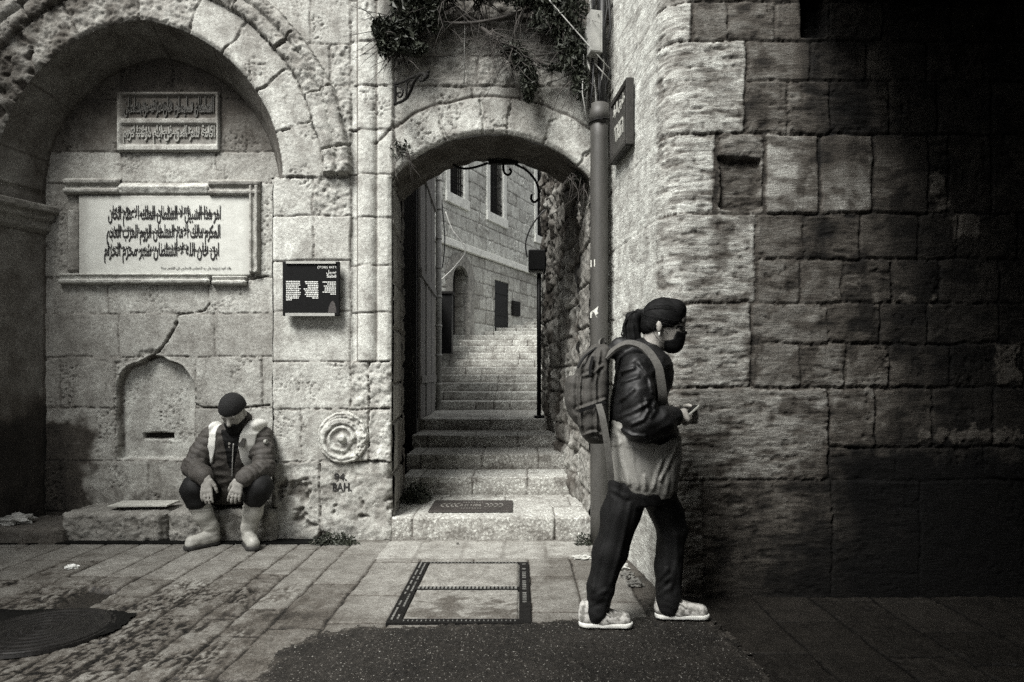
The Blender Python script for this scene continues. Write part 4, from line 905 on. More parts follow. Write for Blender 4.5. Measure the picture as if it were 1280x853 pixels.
mb = MB(); mb.box(mid+Vector((0, -.052, 0)), (cb2.x-ca.x-.016, .004, cb2.z-ca.z-.02), rot); mb.box(mid+Vector((.02, -.057, .12)), (.01, .008, .01), rot); mb.build('lid', M['grey'], jb)
mb = MB(); mb.tube([mid+Vector((0, 0, cb2.z-mid.z)), mid+Vector((.0, .01, .32)), mid+Vector((.03, .03, .5))], .012, 8); mb.build('cable', M['cable'], jb, True)
w1 = MB().tube([at(676, -12, 4.93), at(712, 30, 4.93), at(735, 56, 4.93), at(762, 86, 4.9)], .0045, 6).build('overhead_wire', M['palecable'], None, True); tag(w1, 'thin pale wire slanting down to the grey box', 'wire')
w2 = MB().tube([at(580.5, -20, 5.10), at(581, 40, 5.11), at(580, 108, 5.11)], .0045, 6).build('dangling_cord', M['palecable'], None, True); tag(w2, 'pale cord hanging straight down above the gateway arch', 'wire')

br_ = empty('iron_bracket', tuple(at(494, 130, 5.08))); tag(br_, 'scrolled black wrought iron lamp bracket on the wall at the upper left of the gateway', 'bracket')
def bp(pts, y0=5.06, sl=-.0012): return [at(470+a/10.667, 70+b/10.667, y0+sl*(a-250)) for a, b in pts]
def smoothp(pts, n=6):
    out = []; P_ = [Vector(p) for p in pts]; P_ = [P_[0]]+P_+[P_[-1]]
    for i in range(1, len(P_)-2):
        for k in range(n):
            t = k/n; a, b, c, d = P_[i-1:i+3]; out.append(.5*((2*b)+(c-a)*t+(2*a-5*b+4*c-d)*t*t+(3*b-a-3*c+d)*t**3))
    out.append(P_[-2]); return out
for nm, pts, rad in (('brace', [(250, 640), (330, 615), (410, 560), (465, 460), (500, 370), (555, 285), (610, 240), (655, 262), (650, 315), (600, 330), (590, 300)], .011), ('arm', [(255, 380), (370, 345), (480, 290), (600, 235)], .010),
                     ('finial', [(650, 300), (680, 285), (692, 250), (685, 212), (700, 215)], .010), ('scroll', [(255, 400), (330, 420), (360, 470), (340, 540), (300, 545), (290, 500), (325, 490)], .007),
                     ('scroll', [(400, 350), (410, 440), (400, 540), (360, 590)], .007), ('scroll', [(420, 380), (450, 330), (500, 330), (490, 380), (450, 385)], .006), ('wall_plate', [(256, 350), (256, 660)], .012)):
    MB().tube(smoothp(bp(pts)), rad, 8).build(nm, M['iron'], br_, True)

# inside the gateway: hanging scrolls, lamp post with a box, alley drainpipe, plank shutter, loose wires
hg = empty('hanging_ironwork', tuple(at(630, 200, 5.72))); tag(hg, 'curled wrought iron hanger fixed under the gateway arch', 'ironwork')
MB().box(at(629, 203, 5.72), (.25, .04, .035)).build('plate', M['iron'], hg)
for pts in ([(644, 206), (655, 211), (665, 220), (672, 232), (674, 250)], [(629, 205), (630, 215), (635, 219), (639, 215), (637, 211)], [(674, 248), (668, 253), (664, 249), (665, 243)], [(610, 204), (595, 209), (580, 211), (568, 207), (562, 200)]):
    MB().tube(smoothp([at(a, b, 5.72) for a, b in pts]), .010, 8).build('scroll', M['iron'], hg, True)
lp = empty('lamp_post', (.225, 8.1, .74)); tag(lp, 'thin black iron post carrying a dark box at the right of the alley steps', 'post')
MB().tube([(.225, 8.1, .74), (.225, 8.1, 2.62)], .026, 12).tube([(.225, 8.1, .74), (.225, 8.1, .77)], .06, 12).build('pole', M['black'], lp, True)
mb = MB(); mb.box((.20, 8.1, 2.60), (.20, .22, .24), None, .012); mb.build('lamp_box', M['black'], lp)
MB().box((.19, 8.1, 2.465), (.15, .16, .03), None, .004).build('lamp_glass', M['grey'], lp)
MB().tube(smoothp([at(a, b, 8.05) for a, b in ((659, 322), (657, 305), (662, 288), (672, 272), (682, 262))]), .009, 8).build('cable', M['cable'], lp, True)
ap = empty('alley_pipe', (-1.185, 9.95, .74)); tag(ap, 'narrow pale drainpipe on the left wall of the alley', 'pipe')
MB().tube([(-1.185, 9.95, .74), (-1.185, 9.95, 4.65)], .042, 12).build('pipe', flat_mat('pale_pipe', (.30, .30, .28), .6, 0, .3, 10, .1), ap, True)
for z in np.linspace(1.1, 4.5, 9): MB().tube([(-1.185, 9.95, z), (-1.185, 9.95, z+.035)], .049, 12).build('joint_ring', M['grey'], ap, True)
ps = empty('plank_shutter', (-1.19, 8.5, .74)); tag(ps, 'tall weathered plank door leaf on the left wall of the alley', 'door')
pa = Vector((-1.16+.02, 7.6, 0)); pb_ = Vector((-1.25+.02, 9.65, 0)); pd = (pb_-pa); rot = Matrix.Rotation(math.atan2(pd.y, pd.x), 3, 'Z'); mb = MB(); r = random.Random(2)
for k in range(11):
    q = pa+pd*((k+.5)/11); mb.box((q.x+r.uniform(0, .02), q.y, 2.55), (pd.length/11*.93, .03, 3.6), rot, .004)
mb.build('planks', M['wood'], ps)
for z in (1.2, 2.4, 3.6):
    q = pa+pd*.5; MB().box((q.x+.035, q.y, z), (pd.length, .03, .09), rot, .004).build('rail', M['wood'], ps)
for lab, pts, m_ in (('thin wire looping down the alley house wall', [(557, 265), (566, 288), (582, 312), (570, 332), (556, 346), (551, 350)], 'palecable'), ('dark wire running down behind the alley pipe', [(552, 250), (556, 300), (553, 335)], 'cable')):
    o = MB().tube(smoothp([at(a, b, 10.6 if m_ == 'palecable' else 10.2) for a, b in pts]), .010, 6).build('loose_wire', M[m_], None, True); tag(o, lab, 'wire')

# ---------------------------------------------------------------- plants
def foliage(name, parent, blobs, n, size, seed, mat='leaf', hang=0.0):
    r = np.random.RandomState(seed); V, Fs = [], []
    wts = np.array([b[2] for b in blobs]); wts = wts/wts.sum()
    for i in range(n):
        c, rad, _ = blobs[r.choice(len(blobs), p=wts)]; d = r.normal(size=3); d /= np.linalg.norm(d); d *= r.rand()**.45
        p = np.array(c)+d*np.array(rad); a = r.normal(size=3)+np.array([0, 0, -hang]); a /= np.linalg.norm(a); b = np.cross(a, r.normal(size=3)); b /= np.linalg.norm(b)+1e-9
        s = size*r.uniform(.35, 1.6); k = len(V); bend = np.cross(a, b)*s*.18
        V += [p-a*s*.5, p+b*s*.22-bend, p+a*s*.5, p-b*s*.22-bend]; Fs.append([k, k+1, k+2, k+3])
    return raw_mesh(name, np.array(V), np.array(Fs), M[mat], parent, smooth=False)
def twigs(name, parent, starts, n, ln, seed, drop=.6, rad=.004, spread=.5):
    r = random.Random(seed); mb = MB()
    for i in range(n):
        p = Vector(r.choice(starts))+Vector((r.uniform(-.03, .03), r.uniform(-.03, .03), r.uniform(-.03, .03))); d = Vector((r.uniform(-1, 1)*spread, r.uniform(-.6, .2)*spread, r.uniform(-1, .5)-drop)).normalized(); pts = [p]; l = ln*r.uniform(.4, 1.2)
        for k in range(5):
            d = (d+Vector((r.uniform(-.35, .35), r.uniform(-.3, .3), r.uniform(-.35, .2)))).normalized(); pts.append(pts[-1]+d*l/5)
        mb.tube(pts, [rad*(1-.8*k/5) for k in range(6)], 5)
    return mb.build(name, M['twig'], parent, True)
A_ = lambda a, b, Y=5.0: tuple(at(a, b, Y))
sh = empty('wall_shrub', A_(520, -20, 5.14)); tag(sh, 'dense dark shrub growing out of the wall at the upper left of the gateway', 'plant')
foliage('foliage', sh, [(A_(520, 8), (.19, .10, .20), 5), (A_(500, 45), (.13, .09, .13), 3), (A_(480, 38), (.09, .08, .10), 1.6), (A_(482, 62), (.06, .06, .06), .8), (A_(545, 20), (.10, .08, .12), 1.2), (A_(500, -25), (.25, .12, .15), 2), (A_(520, 62), (.09, .06, .04), .8)], 3400, .048, 1)
twigs('stems', sh, [A_(520, -10, 5.1), A_(505, 20, 5.1), A_(540, 25, 5.1), A_(485, 45, 5.08), A_(500, 62, 5.08)], 90, .34, 2, .2, .005, 1.2)
s2 = empty('overhanging_plant', A_(690, -30, 5.14)); tag(s2, 'dark tangle of foliage hanging over the wall at the upper right of the gateway', 'plant')
foliage('foliage', s2, [(A_(700, 5), (.22, .10, .18), 4), (A_(715, 55), (.12, .08, .22), 3), (A_(660, -10), (.25, .1, .12), 3), (A_(725, 100), (.07, .05, .16), 1.0), (A_(610, -14), (.28, .1, .09), 3), (A_(560, -18), (.25, .1, .1), 3), (A_(690, 28), (.18, .08, .1), 2)], 5200, .042, 5, hang=.8)
twigs('stems', s2, [A_(700, 0, 5.08), A_(715, 40, 5.08), A_(660, 0, 5.08), A_(722, 90, 5.08), A_(600, 0, 5.08), A_(560, -5, 5.08)], 120, .46, 6, .7, .0045, .9)
s3 = empty('dry_trailing_plant', A_(640, 50, 5.14)); tag(s3, 'dry plant with a thick bent branch and a dark hanging tuft above the gateway arch', 'plant')
mb = MB(); mb.tube(smoothp([A_(530, 25, 5.08), A_(560, 29, 5.06), A_(590, 29, 5.04), A_(620, 24, 5.04), A_(645, 17, 5.05), A_(668, 12, 5.1)]), .013, 8)
mb.tube(smoothp([A_(545, 24, 5.08), A_(555, 13, 5.07), A_(566, 9, 5.06), A_(580, 18, 5.06), A_(596, 27, 5.05)]), .009, 8); mb.tube(smoothp([A_(600, 34, 5.06), A_(625, 52, 5.03), A_(645, 66, 5.0), A_(660, 84, 4.98)]), .016, 8)
mb.tube(smoothp([A_(664, 74, 5.04), A_(685, 82, 5.05), A_(710, 86, 5.06), A_(735, 84, 5.08)]), .014, 8); mb.build('branch', M['twig'], s3, True)
twigs('twigs', s3, [A_(612, 42), A_(625, 52), A_(640, 62), A_(652, 72), A_(648, 60)], 110, .36, 9, .1, .0035, 1.3)
foliage('foliage', s3, [(A_(661, 102, 4.97), (.065, .06, .13), 4), (A_(652, 76, 5.0), (.09, .06, .09), 2.5), (A_(640, 62, 5.02), (.10, .06, .06), 1.5), (A_(660, 122, 5.0), (.035, .03, .05), .6), (A_(690, 84, 5.04), (.14, .04, .03), .7)], 2300, .034, 11, hang=.6)
s4 = empty('archway_creeper', A_(500, 188, 5.16)); tag(s4, 'few thin dry stems of a creeper at the left springing of the gateway arch', 'plant')
twigs('stems', s4, [A_(497, 180, 5.12), A_(505, 190, 5.12)], 12, .26, 15, .5, .004, .9); foliage('foliage', s4, [(A_(500, 186, 5.12), (.10, .05, .09), 1)], 60, .035, 16)
s5 = empty('roots_under_arch', A_(720, 222, 5.3)); tag(s5, 'dry roots dangling under the right end of the gateway arch', 'plant')
twigs('stems', s5, [A_(712, 218, 5.25), A_(726, 216, 5.25), A_(732, 228, 5.25)], 26, .26, 17, .6, .004, .8); foliage('foliage', s5, [(A_(722, 225, 5.3), (.08, .07, .06), 1)], 200, .03, 18)
def weed(name, lab, c, rad, n, size, seed):
    e = empty(name, (c[0], c[1], 0)); tag(e, lab, 'weeds', 'weeds sprouting at the foot of the walls')
    foliage('leaves', e, [((c[0], c[1], c[2]+rad[2]*.55), rad, 3), ((c[0]-rad[0]*.5, c[1]-.02, c[2]+rad[2]*.3), (rad[0]*.8, rad[1], rad[2]*.5), 1.5), ((c[0]+rad[0]*.6, c[1]-.02, c[2]+rad[2]*.25), (rad[0]*.7, rad[1], rad[2]*.4), 1)], n, size, seed); return e
weed('weed', 'low dark weeds at the foot of the wall below the stencilled letters', (fx(424), 5.04, 0), (.15, .045, .055), 700, .026, 21)
weed('weed', 'dark weeds behind the foot of the thick pipe', (.47, 5.02, .0), (.06, .035, .06), 220, .024, 22)
weed('weed', 'dark leafy heap in the left corner of the lowest step', (-.88, 5.80, .18), (.11, .20, .10), 1300, .026, 23)

# ---------------------------------------------------------------- covers set into the ground
ac = empty('access_cover', (-.306, 3.95, 0)); tag(ac, 'rectangular stone-filled access cover with studded dark iron frame before the steps', 'access cover')
x0, x1, y0, y1 = -.668, .055, 3.39, 4.50
def slab(a, b, c, d, seed, dirt):
    X, Y = lin(a, b, .01), lin(c, d, .01); XX, YY = np.meshgrid(X, Y); Z = .013+.002*fbm2(XX*8, YY*8, 4, seed); Z[0] -= .02; Z[-1] -= .02; Z[:, 0] -= .02; Z[:, -1] -= .02
    T = .20*(1+.2*fbm2(XX*7, YY*7, 4, seed)); k = sstep(-.1, .35, fbm2(XX*8, YY*14, 4, seed+1)+(3.72-YY)*2.0)*dirt; T = T*(1-.6*k)
    grid_mesh('slab', np.stack([XX, YY, Z], -1), M['paving'], ac, T)
slab(x0+.07, x1-.06, 3.98, y1-.025, 3, .25); slab(x0+.07, x1-.06, y0+.06, 3.92, 4, .9)
worn = flat_mat('worn_iron', (.16, .16, .148), .6, .2, .5, 30, .1); r = random.Random(6)
def frame_bar(a, b, c, d, studs):
    mb = MB(); mb.box(((a+b)/2, (c+d)/2, .004), (b-a, d-c, .018)); nb = len(mb.bm.faces)
    for q in studs: mb.box(*q)
    o = mb.build('frame_bar', M['iron'], ac); o.data.materials.append(worn); o.data.polygons.foreach_set('material_index', (np.arange(len(o.data.polygons)) >= nb).astype(np.int32))
ks = [x0+.085+(x1-x0-.165)*k/25 for k in range(26)]; ys = [y0+.02+(y1-y0-.04)*k/29 for k in range(30)]
frame_bar(x0, x0+.07, y0, y1, [q for y in ys for q in (((x0+.022, y, .013), (.010, .026, .008)), ((x0+.050, y+.008, .013), (.010, .020, .008))) if r.random() < .72])
frame_bar(x1-.06, x1, y0, y1, [((x1-.03, y, .013), (.022, .012, .008)) for y in ys if y > 3.7 and r.random() < .8])
frame_bar(x0+.07, x1-.06, y0, y0+.06, [((x, y0+.03, .013), (.006, .012, .006)) for x in ks])
frame_bar(x0+.07, x1-.06, 3.92, 3.98, [((x, 3.95, .013), (.013, .034, .008)) for x in ks])
frame_bar(x0+.07, x1-.06, y1-.025, y1, [((x, y1-.0125, .013), (.011, .014, .008)) for x in ks])
def manhole(loc, R, lab, rings):
    e = empty('manhole_cover', (loc[0], loc[1], 0)); tag(e, lab, 'manhole cover'); prof = [(0, .018)]
    for i in range(rings):
        a = R*.9*(i+.3)/rings; prof += [(a, .018), (a+.008, .022), (a+.020, .022), (a+.028, .018)]
    prof += [(R*.93, .018), (R*.94, .012), (R*.955, .012), (R*.96, .014), (R, .014), (R+.005, .0)]
    n = 64; V = [(loc[0]+p[0]*math.cos(2*math.pi*k/n), loc[1]+p[0]*math.sin(2*math.pi*k/n), p[1]) for p in prof for k in range(n)]
    Fs = [[i*n+k, i*n+(k+1) % n, (i+1)*n+(k+1) % n, (i+1)*n+k] for i in range(len(prof)-1) for k in range(n)]
    raw_mesh('cover', V, Fs, flat_mat('cast_iron', (.016, .015, .014), .42, .3, .5, 25, .4, spec=.3), e, smooth=False); return e
manhole((-2.31, 3.30), .31, 'round dark iron manhole cover with ringed ridges in the paving on the left', 6)
pl_ = empty('floor_plaque', (-.385, 5.55, .185)); tag(pl_, 'dark brown metal plaque with pale arcs and lettering set in the lowest step', 'plaque')
px0_, px1_, py0_, py1_ = -.715, -.060, 5.30, 5.76; MB().box(((px0_+px1_)/2, (py0_+py1_)/2, .185), (px1_-px0_, py1_-py0_, .012), None, .003).build('plate', flat_mat('brown_plate', (.050, .044, .040), .5, .3, .3, 20, .1), pl_)
mb = MB(); yc = (py0_+py1_)/2
for sgn, xs in ((-1, (.075, .115, .155, .19)), (1, (.075, .115, .155, .19))):
    for d_ in xs:
        xc = px0_+d_+.03 if sgn < 0 else px1_-d_-.03; rr_ = .07; pts = [(xc+sgn*rr_*(math.cos(a)-.6), yc+rr_*1.25*math.sin(a), .1925) for a in np.linspace(-.95, .95, 9)]
        mb.tube(pts, .0045, 5)
    mb.build('arc_marks', MATS.get('bright_metal') or flat_mat('bright_metal', (.36, .35, .32), .4, .5, .2, 30, 0), pl_); mb = MB()
mb = MB(); r = random.Random(12); x = px0_+.235
while x < px1_-.24:
    h = r.uniform(.03, .07); mb.tube([(x, yc-h*.6, .1925), (x+r.uniform(-.01, .012), yc, .1925), (x+r.uniform(-.005, .015), yc+h*.6, .1925)], .004, 5); x += r.uniform(.012, .026)
mb.build('worn_lettering', MATS['bright_metal'], pl_)
for yy in (-.12, .13):
    x = px0_+.25; mb = MB()
    while x < px1_-.25: mb.box((x, yc+yy, .1922), (.010, .012, .002)); x += .022
    mb.build('worn_lettering', MATS['bright_metal'], pl_)

# ---------------------------------------------------------------- litter and rubble
def crumple(name, lab, cat, c, s, mat, seed, group=None, flat=.5):
    bm = bmesh.new(); bmesh.ops.create_icosphere(bm, subdivisions=3, radius=1); co = np.array([v.co[:] for v in bm.verts]); k = .75+.55*noise3(co[:, 0]*1.6, co[:, 1]*1.6, co[:, 2]*1.6, seed)+.25*noise3(co[:, 0]*4, co[:, 1]*4, co[:, 2]*4, seed+3)
    co = co*k[:, None]*np.array(s); co[:, 2] = np.maximum(co[:, 2], -s[2]*flat)
    for v, q in zip(bm.verts, co): v.co = q+np.array([0, 0, s[2]*flat])
    me = bpy.data.meshes.new(name); bm.to_mesh(me); bm.free(); me.materials.append(mat); o = link(bpy.data.objects.new(name, me)); o.location = c; return tag(o, lab, cat, group)
g = gnd(90, 712); crumple('paper_scrap', 'crumpled white paper scrap on the paving left of the seated man', 'litter', (g.x, g.y, .008), (.055, .045, .018), M['paper'], 1)
crumple('plastic_bag', 'crumpled pale plastic bag on the low end of the ledge', 'litter', (fx(14), 5.2, .115), (.17, .10, .055), flat_mat('film', (.32, .32, .3), .35, 0, .4, 9, .3), 7)
g = gnd(38, 676); crumple('paper_scrap', 'small white scrap lying before the low end of the ledge', 'litter', (g.x, g.y, .005), (.05, .03, .02), M['card'], 9)
g = gnd(727, 699); crumple('loose_stone', 'flat pale stone beside the foot of the thick pipe', 'stone', (g.x, g.y, .0), (.075, .05, .025), flat_mat('pale_rock', (.4, .4, .37), .9, 0, .3, 25, .6), 11)
rk = flat_mat('grey_rock', (.13, .127, .115), .9, 0, .4, 25, .7)
for i, (a, b, s, lab) in enumerate(((779, 712, .05, 'pale rubble chunk at the top of the heap by the corner wall'), (784, 722, .055, 'middle rubble chunk between the walker and the corner wall'), (794, 733, .06, 'dark lowest rubble chunk at the foot of the corner wall'))):
    g = gnd(a, b); crumple('rubble', lab, 'stone', (g.x, g.y, .0), (s, s*.8, s*.55), rk if i else MATS['pale_rock'], 20+i, 'rubble at the foot of the corner wall')
g = gnd(572, 681); crumple('pebble', 'small dark pebble on the paving before the steps', 'stone', (g.x, g.y, 0), (.015, .012, .014), rk, 31)
cbd = MB(); cbd.box((fx(168), 5.30, .248), (.44, .22, .012), Matrix.Rotation(.05, 3, 'Z'), .002); o = cbd.build('cardboard_sheet', M['card']); tag(o, 'flat pale cardboard sheet lying on the stone ledge', 'cardboard')
# ---------------------------------------------------------------- soft bodies: signed distances on a grid, surfaced with surface nets
class Field:
    def __init__(self, lo, hi, h):
        self.lo = np.array(lo, float); self.h = h; self.n = np.ceil((np.array(hi)-self.lo)/h).astype(int)+1
        self.v = np.full(self.n, 1.0, np.float32)
    def sub(self, a, b, pad):
        i0 = np.clip(np.floor((np.minimum(a, b)-pad-self.lo)/self.h).astype(int), 0, self.n-1); i1 = np.clip(np.ceil((np.maximum(a, b)+pad-self.lo)/self.h).astype(int)+1, 1, self.n)
        sl = tuple(slice(p, q) for p, q in zip(i0, i1))
        ax = [self.lo[k]+self.h*np.arange(i0[k], i1[k]) for k in range(3)]
        return sl, np.meshgrid(*ax, indexing='ij')
    def add(self, sl, d, k):
        a = self.v[sl]
        if k <= 0: self.v[sl] = np.minimum(a, d); return
        hh = np.clip(.5+.5*(a-d)/k, 0, 1); self.v[sl] = a*(1-hh)+d*hh-k*hh*(1-hh)
    def cap(self, p0, p1, r0, r1=None, k=.02, flat=None):
        """tapered capsule; flat=(direction, factor>1) squashes it along a direction"""
        p0, p1 = np.array(p0, float), np.array(p1, float); r1 = r0 if r1 is None else r1
        sl, (X, Y, Z) = self.sub(p0, p1, max(r0, r1)+k+.02)
        Q = np.stack([X, Y, Z], -1)-p0; d = p1-p0
        if flat is not None:
            f = np.array(flat[0], float); f /= np.linalg.norm(f); Q = Q+(Q@f)[..., None]*f*(flat[1]-1); d = d+d@f*f*(flat[1]-1)
        t = np.clip((Q@d)/(d@d+1e-12), 0, 1); dist = np.linalg.norm(Q-t[..., None]*d, axis=-1)-(r0+(r1-r0)*t)
        if flat is not None: dist = dist/(1+.35*(flat[1]-1))
        self.add(sl, dist, k); return self
    def chain(self, pts, rads, k=.02, flat=None):
        for a, b, r, s in zip(pts[:-1], pts[1:], rads[:-1], rads[1:]): self.cap(a, b, r, s, k, flat)
        return self
    def ell(self, c, r, rot=None, k=.02, cut=False):
        c, r = np.array(c, float), np.array(r, float); m = r.max(); sl, (X, Y, Z) = self.sub(c, c, m+k+.02); Q = np.stack([X, Y, Z], -1)-c
        if rot is not None: Q = Q@np.array(rot)
        q = np.linalg.norm(Q/r, axis=-1); g = np.linalg.norm(Q/(r*r), axis=-1)+1e-9; d = q*(q-1)/g
        d = np.where(q < 1e-3, -r.min(), d)
        if cut: self.v[sl] = np.maximum(self.v[sl], -d)
        else: self.add(sl, d, k)
        return self
    def box(self, c, half, rot=None, r=.01, k=.01):
        c, half = np.array(c, float), np.array(half, float); sl, (X, Y, Z) = self.sub(c, c, np.linalg.norm(half)+k+.02); Q = np.stack([X, Y, Z], -1)-c
        if rot is not None: Q = Q@np.array(rot)
        q = np.abs(Q)-(half-r); d = np.linalg.norm(np.maximum(q, 0), axis=-1)+np.minimum(q.max(-1), 0)-r; self.add(sl, d, k); return self
    def loft(self, rows, k=.02, p=2.0):
        """rows: (z, cx, cy, a, b) ellipses stacked upwards or downwards"""
        R = np.array(sorted(rows)); a = R[:, 1:3]-R[:, 3:5]; b = R[:, 1:3]+R[:, 3:5]
        lo = np.array([a[:, 0].min(), a[:, 1].min(), R[0, 0]]); hi = np.array([b[:, 0].max(), b[:, 1].max(), R[-1, 0]]); sl, (X, Y, Z) = self.sub(lo, hi, k+.03)
        z = Z[0, 0, :]; f = [np.interp(z, R[:, 0], R[:, i])[None, None, :] for i in range(1, 5)]
        q = (np.abs((X-f[0])/f[2])**p+np.abs((Y-f[1])/f[3])**p)**(1/p); d = (q-1)*np.minimum(f[2], f[3])
        dz = np.maximum(R[0, 0]-Z, Z-R[-1, 0]); d = np.where((dz > 0), np.hypot(np.maximum(d, 0), dz), np.maximum(d, dz)); self.add(sl, d, k); return self
    def P(self):
        return np.meshgrid(*[self.lo[k]+self.h*np.arange(self.n[k]) for k in range(3)], indexing='ij')
    def band(self, fn, w=.05):
        m = np.abs(self.v) < w; i = np.nonzero(m); p = [self.lo[k]+self.h*i[k] for k in range(3)]; self.v[m] += fn(*p); return self
    def clip(self, fn):
        X, Y, Z = self.P(); self.v = np.maximum(self.v, fn(X, Y, Z)).astype(np.float32); return self
    def surface(self):
        v = self.v; s = v < 0; n = np.array(v.shape)
        cs = [s[i:n[0]-1+i, j:n[1]-1+j, k:n[2]-1+k] for i in (0, 1) for j in (0, 1) for k in (0, 1)]
        cnt = sum(c.astype(np.int8) for c in cs); act = (cnt > 0)&(cnt < 8); ci = np.stack(np.nonzero(act), -1); idx = np.full(act.shape, -1, np.int64); idx[act] = np.arange(len(ci))
        acc = np.zeros((len(ci), 3)); num = np.zeros(len(ci)); off = [(i, j, k) for i in (0, 1) for j in (0, 1) for k in (0, 1)]
        val = [v[ci[:, 0]+o[0], ci[:, 1]+o[1], ci[:, 2]+o[2]] for o in off]
        for a in range(8):
            for b in range(a+1, 8):
                oa, ob = np.array(off[a]), np.array(off[b])
                if np.abs(oa-ob).sum() != 1: continue
                va, vb = val[a], val[b]; m = (va < 0) != (vb < 0); t = np.where(m, va/np.where(m, va-vb, 1), 0)
                acc += np.where(m[:, None], oa+(ob-oa)*t[:, None], 0); num += m
        V = self.lo+(ci+acc/num[:, None])*self.h; F_ = []
        for ax in range(3):
            u, w_ = (ax+1) % 3, (ax+2) % 3
            s0 = [slice(1, -1)]*3; s0[ax] = slice(0, -1); s1 = list(s0); s1[ax] = slice(1, None)
            A, B = s[tuple(s0)], s[tuple(s1)]; e = np.stack(np.nonzero(A != B), -1)
            if not len(e): continue
            flip = A[tuple(e.T)]; c = e.copy(); 
            for q in (u, w_): c[:, q] += 1
            def cell(du, dw):
                d = c.copy(); d[:, u] += du; d[:, w_] += dw; return idx[d[:, 0], d[:, 1], d[:, 2]]
            q4 = np.stack([cell(-1, -1), cell(0, -1), cell(0, 0), cell(-1, 0)], -1); q4[~flip] = q4[~flip][:, ::-1]; F_.append(q4)
        Fq = np.concatenate(F_); Fq = Fq[(Fq >= 0).all(1)]; return V, Fq
    def build(self, name, mat, parent=None, smooth=1):
        V, Fq = self.surface()
        for _ in range(smooth):
            A = np.zeros_like(V); c = np.zeros(len(V))
            for i in range(4):
                for j in (1, 3):
                    np.add.at(A, Fq[:, i], V[Fq[:, (i+j) % 4]]); np.add.at(c, Fq[:, i], 1)
            V = V*.5+.5*A/np.maximum(c, 1)[:, None]
        return raw_mesh(name, V, Fq, mat, parent)
def ridges(lines, amp, wd, y0, y1):
    """sharp cloth folds along photo-drawn lines, on the side of the cloth between depths y0 and y1"""
    def fn(X, Y, Z):
        a, b = PX+X*F/Y, PY-(Z-EYE)*F/Y; out = np.zeros(X.shape)
        for L in lines:
            d = np.full(X.shape, 1e3)
            for (p, q), (r, s) in zip(L[:-1], L[1:]): t = np.clip(((a-p)*(r-p)+(b-q)*(s-q))/((r-p)**2+(s-q)**2), 0, 1); d = np.minimum(d, np.hypot(a-p-t*(r-p), b-q-t*(s-q)))
            out -= amp*(np.exp(-(d/wd)**2)-.5*np.exp(-((d-wd*2)/wd)**2))
        return out*sstep(y1, y0, Y)
    return fn
def split_mesh(V, Fq, mask):
    out = []
    for m in (mask, ~mask):
        q = Fq[m]; us = np.unique(q); re = np.full(len(V), -1); re[us] = np.arange(len(us)); out.append((V[us], re[q]))
    return out
def add_hand(f, wrist, d, back, L, side, curl=(.35, .5, .5), spread=.10, thumb=.9, k=.006, rs=1.0):
    """palm, four fingers and a thumb: d = towards the fingers, back = out of the back of the hand, side = +1 / -1 thumb side along d x back"""
    d = Vector(d).normalized(); b = Vector(back); b = (b-d*b.dot(d)).normalized(); s = d.cross(b).normalized()*side; w0 = Vector(wrist)
    pl = L*.52; f.cap(w0, w0+d*pl*.4, L*.15*rs, L*.17*rs, .012, (b, 1.5))
    for q in (-.30, -.1, .1, .30): f.cap(w0+d*pl*.25+s*q*L*.28, w0+d*pl*.93+s*q*L*.46, L*.085*rs, L*.075*rs, .010)
    for i, (q, l) in enumerate(((.33, .42), (.11, .47), (-.11, .44), (-.33, .34))):
        p = w0+d*pl*.9+s*q*L*.52; dd = (d+s*q*spread*2).normalized(); a = 0; pts = [p]; rad = [L*.060*rs]
        for j, fr_ in enumerate((.45, .32, .25)):
            a += curl[j]*(1+.12*i); v = dd*math.cos(a)-b*math.sin(a); p = p+v*l*L*fr_; pts.append(p); rad.append(L*(.056-.006*j)*rs)
        f.chain(pts, rad, .003)
    p = w0+d*pl*.25+s*L*.16; v = (s*thumb+d*.75-b*.35).normalized(); q = p+v*L*.22; r_t = (d*1.0+s*.25-b*.4).normalized()
    f.chain([p, q, q+r_t*L*.16, q+r_t*L*.16+(d-b*.6).normalized()*L*.11], [L*.085*rs, L*.066*rs, L*.058*rs, L*.048*rs], .006)
SK = flat_mat('skin', (.38, .364, .332), .5, 0, .12, 30, .08)
HAIR = flat_mat('black_hair', (.0035, .0035, .0035), .7, 0, .3, 60, .3, (1, 1, 1), spec=.2)
SATIN = flat_mat('black_satin', (.007, .007, .007), .55, 0, .2, 14, .12, bdist=.006); PANEL = flat_mat('grey_nylon', (.25, .246, .225), .6, 0, .08, 16, .15, bdist=.006)
BLKCLOTH = flat_mat('black_cloth', (.0055, .0055, .0055), .7, 0, .25, 18, .2, spec=.25); PACK = flat_mat('grey_canvas', (.060, .057, .051), .75, 0, .25, 40, .3); STRAP = flat_mat('pale_webbing', (.10, .097, .088), .7, 0, .25, 60, .3)
